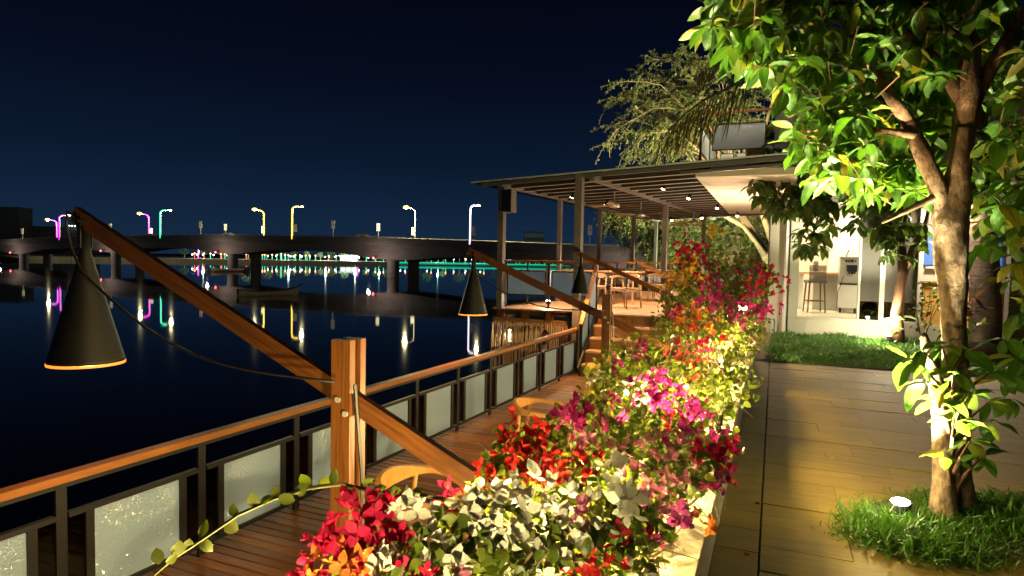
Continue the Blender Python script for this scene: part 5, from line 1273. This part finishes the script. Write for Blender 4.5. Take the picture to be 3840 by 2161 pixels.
B = bush('nearest bougainvillea with large creamy white flowers at bottom centre', (-.7, 1.7, .2),
     [(1420, 1330, 1.65, .14, 1), (1510, 1380, 1.6, .13, .9), (1570, 1410, 1.6, .09, .6), (1400, 1430, 1.5, .12, .8), (1620, 1320, 1.75, .10, .6), (1560, 1300, 1.8, .13, .8)],
     [(1550, 1225, 1.55, .055, 'white', 12, .044), (1580, 1270, 1.55, .04, 'white', 6, .042), (1280, 1300, 1.5, .06, 'white', 16, .044), (1220, 1330, 1.45, .05, 'white', 14, .044), (1340, 1240, 1.6, .05, 'white', 12, .042), (1190, 1270, 1.5, .04, 'white', 10, .042), (1390, 1340, 1.55, .05, 'white', 10, .040), (1470, 1370, 1.5, .045, 'white', 8, .038), (1450, 1330, 1.6, .04, 'white', 6, .036), (1300, 1370, 1.45, .05, 'white', 10, .04),
      (1560, 1355, 1.6, .03, 'red', 6, .036), (1520, 1430, 1.5, .045, 'red', 10, .036), (1460, 1445, 1.5, .04, 'red', 8, .036), (1640, 1340, 1.7, .02, 'magenta', 4, .034), (1600, 1440, 1.5, .02, 'white', 3, .036), (1400, 1260, 1.65, .05, 'white', 10, .04), (1470, 1300, 1.6, .04, 'pink', 7, .036), (1650, 1270, 1.85, .04, 'pink', 8, .036), (1380, 1420, 1.45, .04, 'white', 7, .038)], 190, .042, seed=2)
Cb = bush('bougainvillea with loose dark red clusters beside the nearest table', (-.85, 2.3, .2),
     [(1340, 1140, 2.05, .15, 1), (1280, 1180, 2.0, .10, .5), (1420, 1180, 2.05, .15, .9), (1300, 1220, 1.95, .14, .8), (1480, 1250, 2.0, .15, .9)],
     [(1320, 1120, 2.0, .08, 'red', 26, .034), (1370, 1140, 2.0, .08, 'red', 24, .034), (1280, 1160, 1.95, .06, 'red', 16, .034), (1350, 1190, 1.95, .08, 'red', 20, .034), (1240, 1190, 1.95, .04, 'red', 8, .034), (1420, 1170, 2.0, .05, 'red', 10, .034), (1460, 1120, 2.1, .04, 'pink', 7, .036), (1480, 1180, 2.0, .05, 'red', 12, .034), (1300, 1090, 2.1, .05, 'red', 12, .034)], 240, .042, seed=3)
Db = bush('bougainvillea with hot pink and mauve flowers over the bright planter light', (-.7, 3.2, .2),
     [(1560, 1080, 3.1, .24, 1.3), (1650, 1080, 3.0, .24, 1.3), (1740, 1140, 2.6, .2, 1), (1600, 1180, 2.5, .2, 1), (1670, 1220, 2.3, .16, .9), (1770, 1080, 3.0, .18, .8), (1500, 1050, 3.1, .2, .9), (1770, 1190, 2.4, .10, .5), (1520, 1150, 2.6, .18, .9)],
     [(1430, 1060, 2.9, .10, 'magenta', 30, .036), (1480, 1050, 2.9, .05, 'magenta', 8, .036), (1640, 980, 3.4, .10, 'magenta', 26, .038), (1690, 1010, 3.3, .08, 'magenta', 18, .038), (1600, 990, 3.4, .06, 'white', 10, .036), (1740, 1030, 3.2, .07, 'magenta', 14, .036), (1700, 1060, 3.0, .06, 'red', 10, .034), (1790, 1080, 2.9, .06, 'magenta', 12, .034), (1820, 1145, 2.5, .06, 'crimson', 16, .032), (1830, 1200, 2.4, .05, 'purple', 10, .034), (1780, 1230, 2.3, .04, 'magenta', 6, .034),
      (1620, 1210, 2.2, .09, 'pink', 20, .036), (1690, 1200, 2.25, .08, 'pink', 16, .034), (1600, 1260, 2.0, .05, 'purple', 8, .036), (1710, 1300, 1.9, .035, 'purple', 7, .042), (1770, 1320, 1.9, .025, 'orange', 6, .03), (1510, 1090, 2.8, .06, 'pink', 8, .036), (1550, 1140, 2.6, .05, 'pink', 8, .034), (1840, 1190, 2.4, .02, 'orange', 3, .028), (1560, 1030, 3.2, .07, 'magenta', 14, .036), (1720, 1120, 2.6, .06, 'magenta', 12, .034), (1660, 1130, 2.6, .07, 'pink', 14, .034), (1760, 1150, 2.5, .05, 'crimson', 10, .034)], 300, .045, seed=4)
Eb = bush('bougainvillea with scattered red and white flowers below the third lamp arm', (-.75, 5.6, .2),
     [(1600, 930, 5.3, .36, 1.2), (1700, 910, 5.6, .4, 1.4), (1780, 930, 5.4, .34, 1.1), (1830, 960, 5.0, .25, .7), (1560, 960, 4.8, .3, .8), (1740, 990, 4.6, .3, 1)],
     [(1610, 880, 5.6, .10, 'magenta', 16, .04), (1550, 920, 5.0, .07, 'magenta', 10, .04), (1700, 880, 5.8, .12, 'red', 20, .04), (1770, 870, 6, .12, 'crimson', 18, .04), (1760, 930, 5.4, .08, 'red', 12, .038), (1800, 910, 5.8, .1, 'white', 10, .04), (1650, 950, 4.9, .08, 'white', 8, .036), (1500, 950, 4.8, .05, 'white', 8, .036), (1820, 860, 6.5, .08, 'red', 10, .04), (1740, 960, 5.0, .06, 'red', 10, .036)], 420, .06, seed=5)
Fb = bush('tall bougainvillea of crimson, magenta and golden flowers against the house corner', (-.75, 8.6, .2),
     [(1800, 700, 8.6, .6, 1.5), (1760, 760, 8.4, .5, 1.2), (1860, 740, 8.6, .5, 1.2), (1830, 640, 8.8, .4, .8), (1720, 800, 8.0, .45, 1), (1850, 820, 8.0, .4, 1.1), (1800, 830, 7.6, .45, 1.2), (1900, 700, 8.9, .35, .7), (1760, 680, 8.7, .35, .7)],
     [(1735, 640, 8.5, .22, 'crimson', 46, .05), (1770, 680, 8.5, .2, 'crimson', 26, .05), (1890, 700, 8.6, .24, 'crimson', 40, .05), (1780, 760, 8.2, .20, 'magenta', 36, .05), (1800, 720, 8.3, .16, 'magenta', 16, .05), (1830, 770, 8.2, .16, 'magenta', 20, .05), (1905, 770, 8.4, .26, 'magenta', 40, .05), (1870, 800, 8.2, .18, 'magenta', 22, .05), (1720, 680, 8.3, .24, 'yellow', 40, .05), (1690, 710, 8.3, .16, 'yellow', 22, .05),
      (1730, 800, 7.8, .20, 'orange', 40, .05), (1790, 810, 7.8, .14, 'orange', 18, .05), (1820, 640, 8.8, .2, 'white', 22, .05), (1850, 620, 8.9, .12, 'white', 10, .05), (1960, 715, 8.5, .10, 'crimson', 8, .05), (1700, 790, 7.8, .08, 'magenta', 8, .05), (1745, 820, 7.6, .08, 'red', 8, .05), (1800, 590, 9, .1, 'yellow', 10, .05)], 520, .075, seed=6)
Gb = bush('pale bougainvillea brightly lit beside the path end, white and leafy', (-.55, 9.8, .2),
     [(1870, 850, 9.2, .34, 1), (1850, 890, 8.6, .3, 1), (1890, 820, 9.6, .28, .8), (1840, 930, 7.8, .26, .8)],
     [(1880, 840, 9.2, .2, 'white', 24, .05), (1860, 900, 8.4, .14, 'white', 14, .05), (1895, 845, 9, .06, 'purple', 6, .05)], 420, .065, seed=7)
# long leafy shoot in the foreground, part of the nearest bush
bp = [(385, 1450, 1.27), (430, 1410, 1.28), (520, 1350, 1.3), (600, 1295, 1.32), (690, 1255, 1.34), (780, 1228, 1.37), (860, 1218, 1.4), (935, 1235, 1.42), (1060, 1245, 1.46), (1150, 1262, 1.48), (1220, 1300, 1.5)]
bo = MB().tube([at(*q) for q in bp], [.0022, .0026, .003, .0033, .0036, .004, .0042, .0044, .0046, .005, .005], 7).build('shoot', pmat('green_shoot', (.16, .17, .04), (.22, .20, .06), 30, rough=.6), A, True, smooth=True)
rng = np.random.default_rng(9)
for (u, v, D, tu, tv, ln) in ((400, 1420, 1.27, 385, 1340, .036), (420, 1420, 1.27, 450, 1390, .03), (445, 1400, 1.28, 450, 1370, .04), (500, 1362, 1.3, 545, 1390, .042), (505, 1350, 1.3, 525, 1300, .036), (560, 1318, 1.31, 605, 1335, .042), (590, 1300, 1.32, 580, 1250, .03), (640, 1275, 1.33, 630, 1222, .036), (655, 1268, 1.33, 690, 1240, .03), (700, 1250, 1.34, 745, 1262, .038), (690, 1255, 1.34, 700, 1212, .03),
                              (780, 1232, 1.37, 740, 1170, .042), (740, 1240, 1.36, 800, 1215, .036), (835, 1218, 1.39, 850, 1165, .036), (800, 1225, 1.38, 850, 1190, .036), (905, 1226, 1.41, 960, 1190, .036), (940, 1236, 1.42, 990, 1215, .034), (980, 1240, 1.43, 1030, 1225, .032), (1040, 1245, 1.45, 1080, 1215, .03), (470, 1385, 1.29, 480, 1340, .03), (870, 1220, 1.4, 900, 1255, .03)):
    p = at(u, v, D); d = at(tu, tv, D+rng.normal()*.01)-p
    o = bpy.data.objects.new('leaf', LG['boug_leaf'][1][int(rng.integers(3))]); col.objects.link(o); o.parent = bo
    mm = orient(p, d, (EYE-p)+rdir()*.5, ln); mm.translation = mm.translation-Vector(A.location); o.matrix_local = mm

# planter lights
gl_y = [-.25, .98, 1.62, 2.45, 3.55, 5.0, 6.6, 8.0, 9.4, 10.6]; glab = ['behind the camera, added for the nearest flowers', 'under the crimson flowers', 'under the creamy flowers', 'under the white flowers', 'under the hot pink flowers', 'among the scattered red flowers', 'before the tall bush', 'under the golden flowers', 'beside the pale bush', 'at the far end']
M['gardenlens'] = emat('garden_lens', (1, .80, .40), 24)
for k, y in enumerate(gl_y):
    x = (-.56 if k % 2 else -.66) if k > 2 else (-.28, -.9, -.6)[k]
    t = thing('garden_spotlight', f'small stake spotlight in the planter {glab[k]}', 'spotlight', (x, y, .2), 0, 'garden spotlights in the planter')
    MB().tube([(0, 0, 0), (0, 0, .1)], .008, 6).build('stake', M['black'], t); MB().tube([(0, .02, .10), (0, -.03, .16)], .03, 10).build('housing', M['black'], t); MB().tube([(0, -.031, .161), (0, -.034, .165)], .026, 10).build('lens', M['gardenlens'], t)
    if k: light('planter_light', 'POINT', (x, y-.05, (.9, .52, .58)[k] if k < 3 else .5), (0, 26, 62, 44, 46, 46, 44, 46, 46, 26)[k], (1, .74, .30), .035, t)
    if k == 0: light('planter_fill_spot', 'SPOT', (x, y, .95), 100, (1, .80, .40), .05, t, spot_size=R(34), spot_blend=.7, aim=(-.72, 1.55, .72))  # unseen spot, added to brighten the nearest flowers from the front
    if k in (4, 6): light('planter_fill_spot', 'SPOT', (-.40, y, .55), 120 if k == 4 else 110, (1, .84, .44), .04, t, spot_size=R(70), spot_blend=.8, aim=at(2060, 180, 4.0) if k == 4 else at(2150, 330, 5))  # extra spots added to brighten the tree crown

# ------------------------------------------------------------------ grass
def grass(name, lb, poly, n, hgt, wd, seed, jit):
    r = np.random.default_rng(seed); xs = [q[0] for q in poly]; ys = [q[1] for q in poly]; ms = []
    cx, cy_ = sum(xs)/len(xs), sum(ys)/len(ys)
    while len(ms) < n:
        x, y = r.uniform(min(xs), max(xs)), r.uniform(min(ys), max(ys))
        if not inpoly(x, y, poly): continue
        x += r.normal()*jit; y += r.normal()*jit
        hh = hgt*r.uniform(.4, 1.25)*(.75+.4*math.sin(x*5.1+1)*math.sin(y*4.3)); d = Vector((r.normal()*.75, r.normal()*.75, 1)).normalized()
        ms.append(orient((x, y, .0), d, Vector((r.normal(), r.normal(), .3)), hh))
    g0 = [leaf_geo(1, wd, .3, .55, 3, 1), leaf_geo(1, wd*.8, .3, .9, 3, 1)]
    o = link(name, joined(name, g0, ms, [int(q) for q in r.integers(0, 2, len(ms))], M['grass'])); o['kind'] = 'stuff'; tag(o, lb, 'grass')
near = [(.40, 4.12), (.36, 4.0), (.5, 3.9), (.62, 3.82), (.8, 3.80), (1.0, 3.84), (1.25, 4.0), (1.6, 4.1), (2.2, 4.2), (2.3, 5.2), (1.7, 5.15), (1.35, 5.05), (1.0, 4.95), (.78, 4.85), (.6, 4.65), (.48, 4.4)]
far_ = [(-.06, 10.62), (.6, 10.68), (1.5, 10.82), (2.4, 10.9), (3.6, 10.9), (5, 11), (5, 13.2), (4.2, 13.25), (3.4, 15.1), (.34, 15.14), (.30, 14.88), (.0, 14.85), (.03, 13.6), (-.07, 12.6), (-.03, 11.5)]
MB().add([(x, y, .012) for x, y in [(1.25+(a_-1.25)*.9, 4.45+(b_-4.45)*.88) for a_, b_ in near]], [tuple(reversed(range(len(near))))] if False else [tuple(range(len(near)))]).build('soil_patch', M['soil'], kind='structure')
MB().add([(x, y, .0) for x, y in far_], [tuple(range(len(far_)))]).build('lawn_soil', M['soil'], kind='structure')
grass('near_grass', 'tufted grass patch around the foreground tree foot', near, 11000, .115, .095, 1, .055)
grass('lawn_grass', 'low green lawn in front of the white house', far_, 26000, .14, .12, 2, .03)
# a dry leaf on the path
dl = thing('fallen_leaf', 'dry curled brown leaf lying on the path joint', 'leaf', (-.02, 4.25, .02), .6)
o = link('blade', geo_mesh('dry_leaf', leaf_geo(.075, .04, .5, .6, 5, 1), M['leaf_red']), dl)
for (u, v, k, lb) in ((1880, 1130, 'pink', 'pale pink petal fallen on the narrow slabs beside the planter'), (1955, 1010, 'crimson', 'dark red petal fallen on the path right of the long joint'), (1870, 1390, 'orange', 'orange petal fallen on the narrow slabs at the bottom edge'), (2090, 1150, 'yellow', 'yellow petal fallen in the middle of the path')):
    d_ = at(u, v, 1)-EYE; q = EYE+d_*((.012-1.55)/d_.z); t = thing('fallen_petal', lb, 'petal', q, u)
    link('blade', geo_mesh('petal', leaf_geo(.05, .038, .3, .5, 4, 1), FL[k]), t)
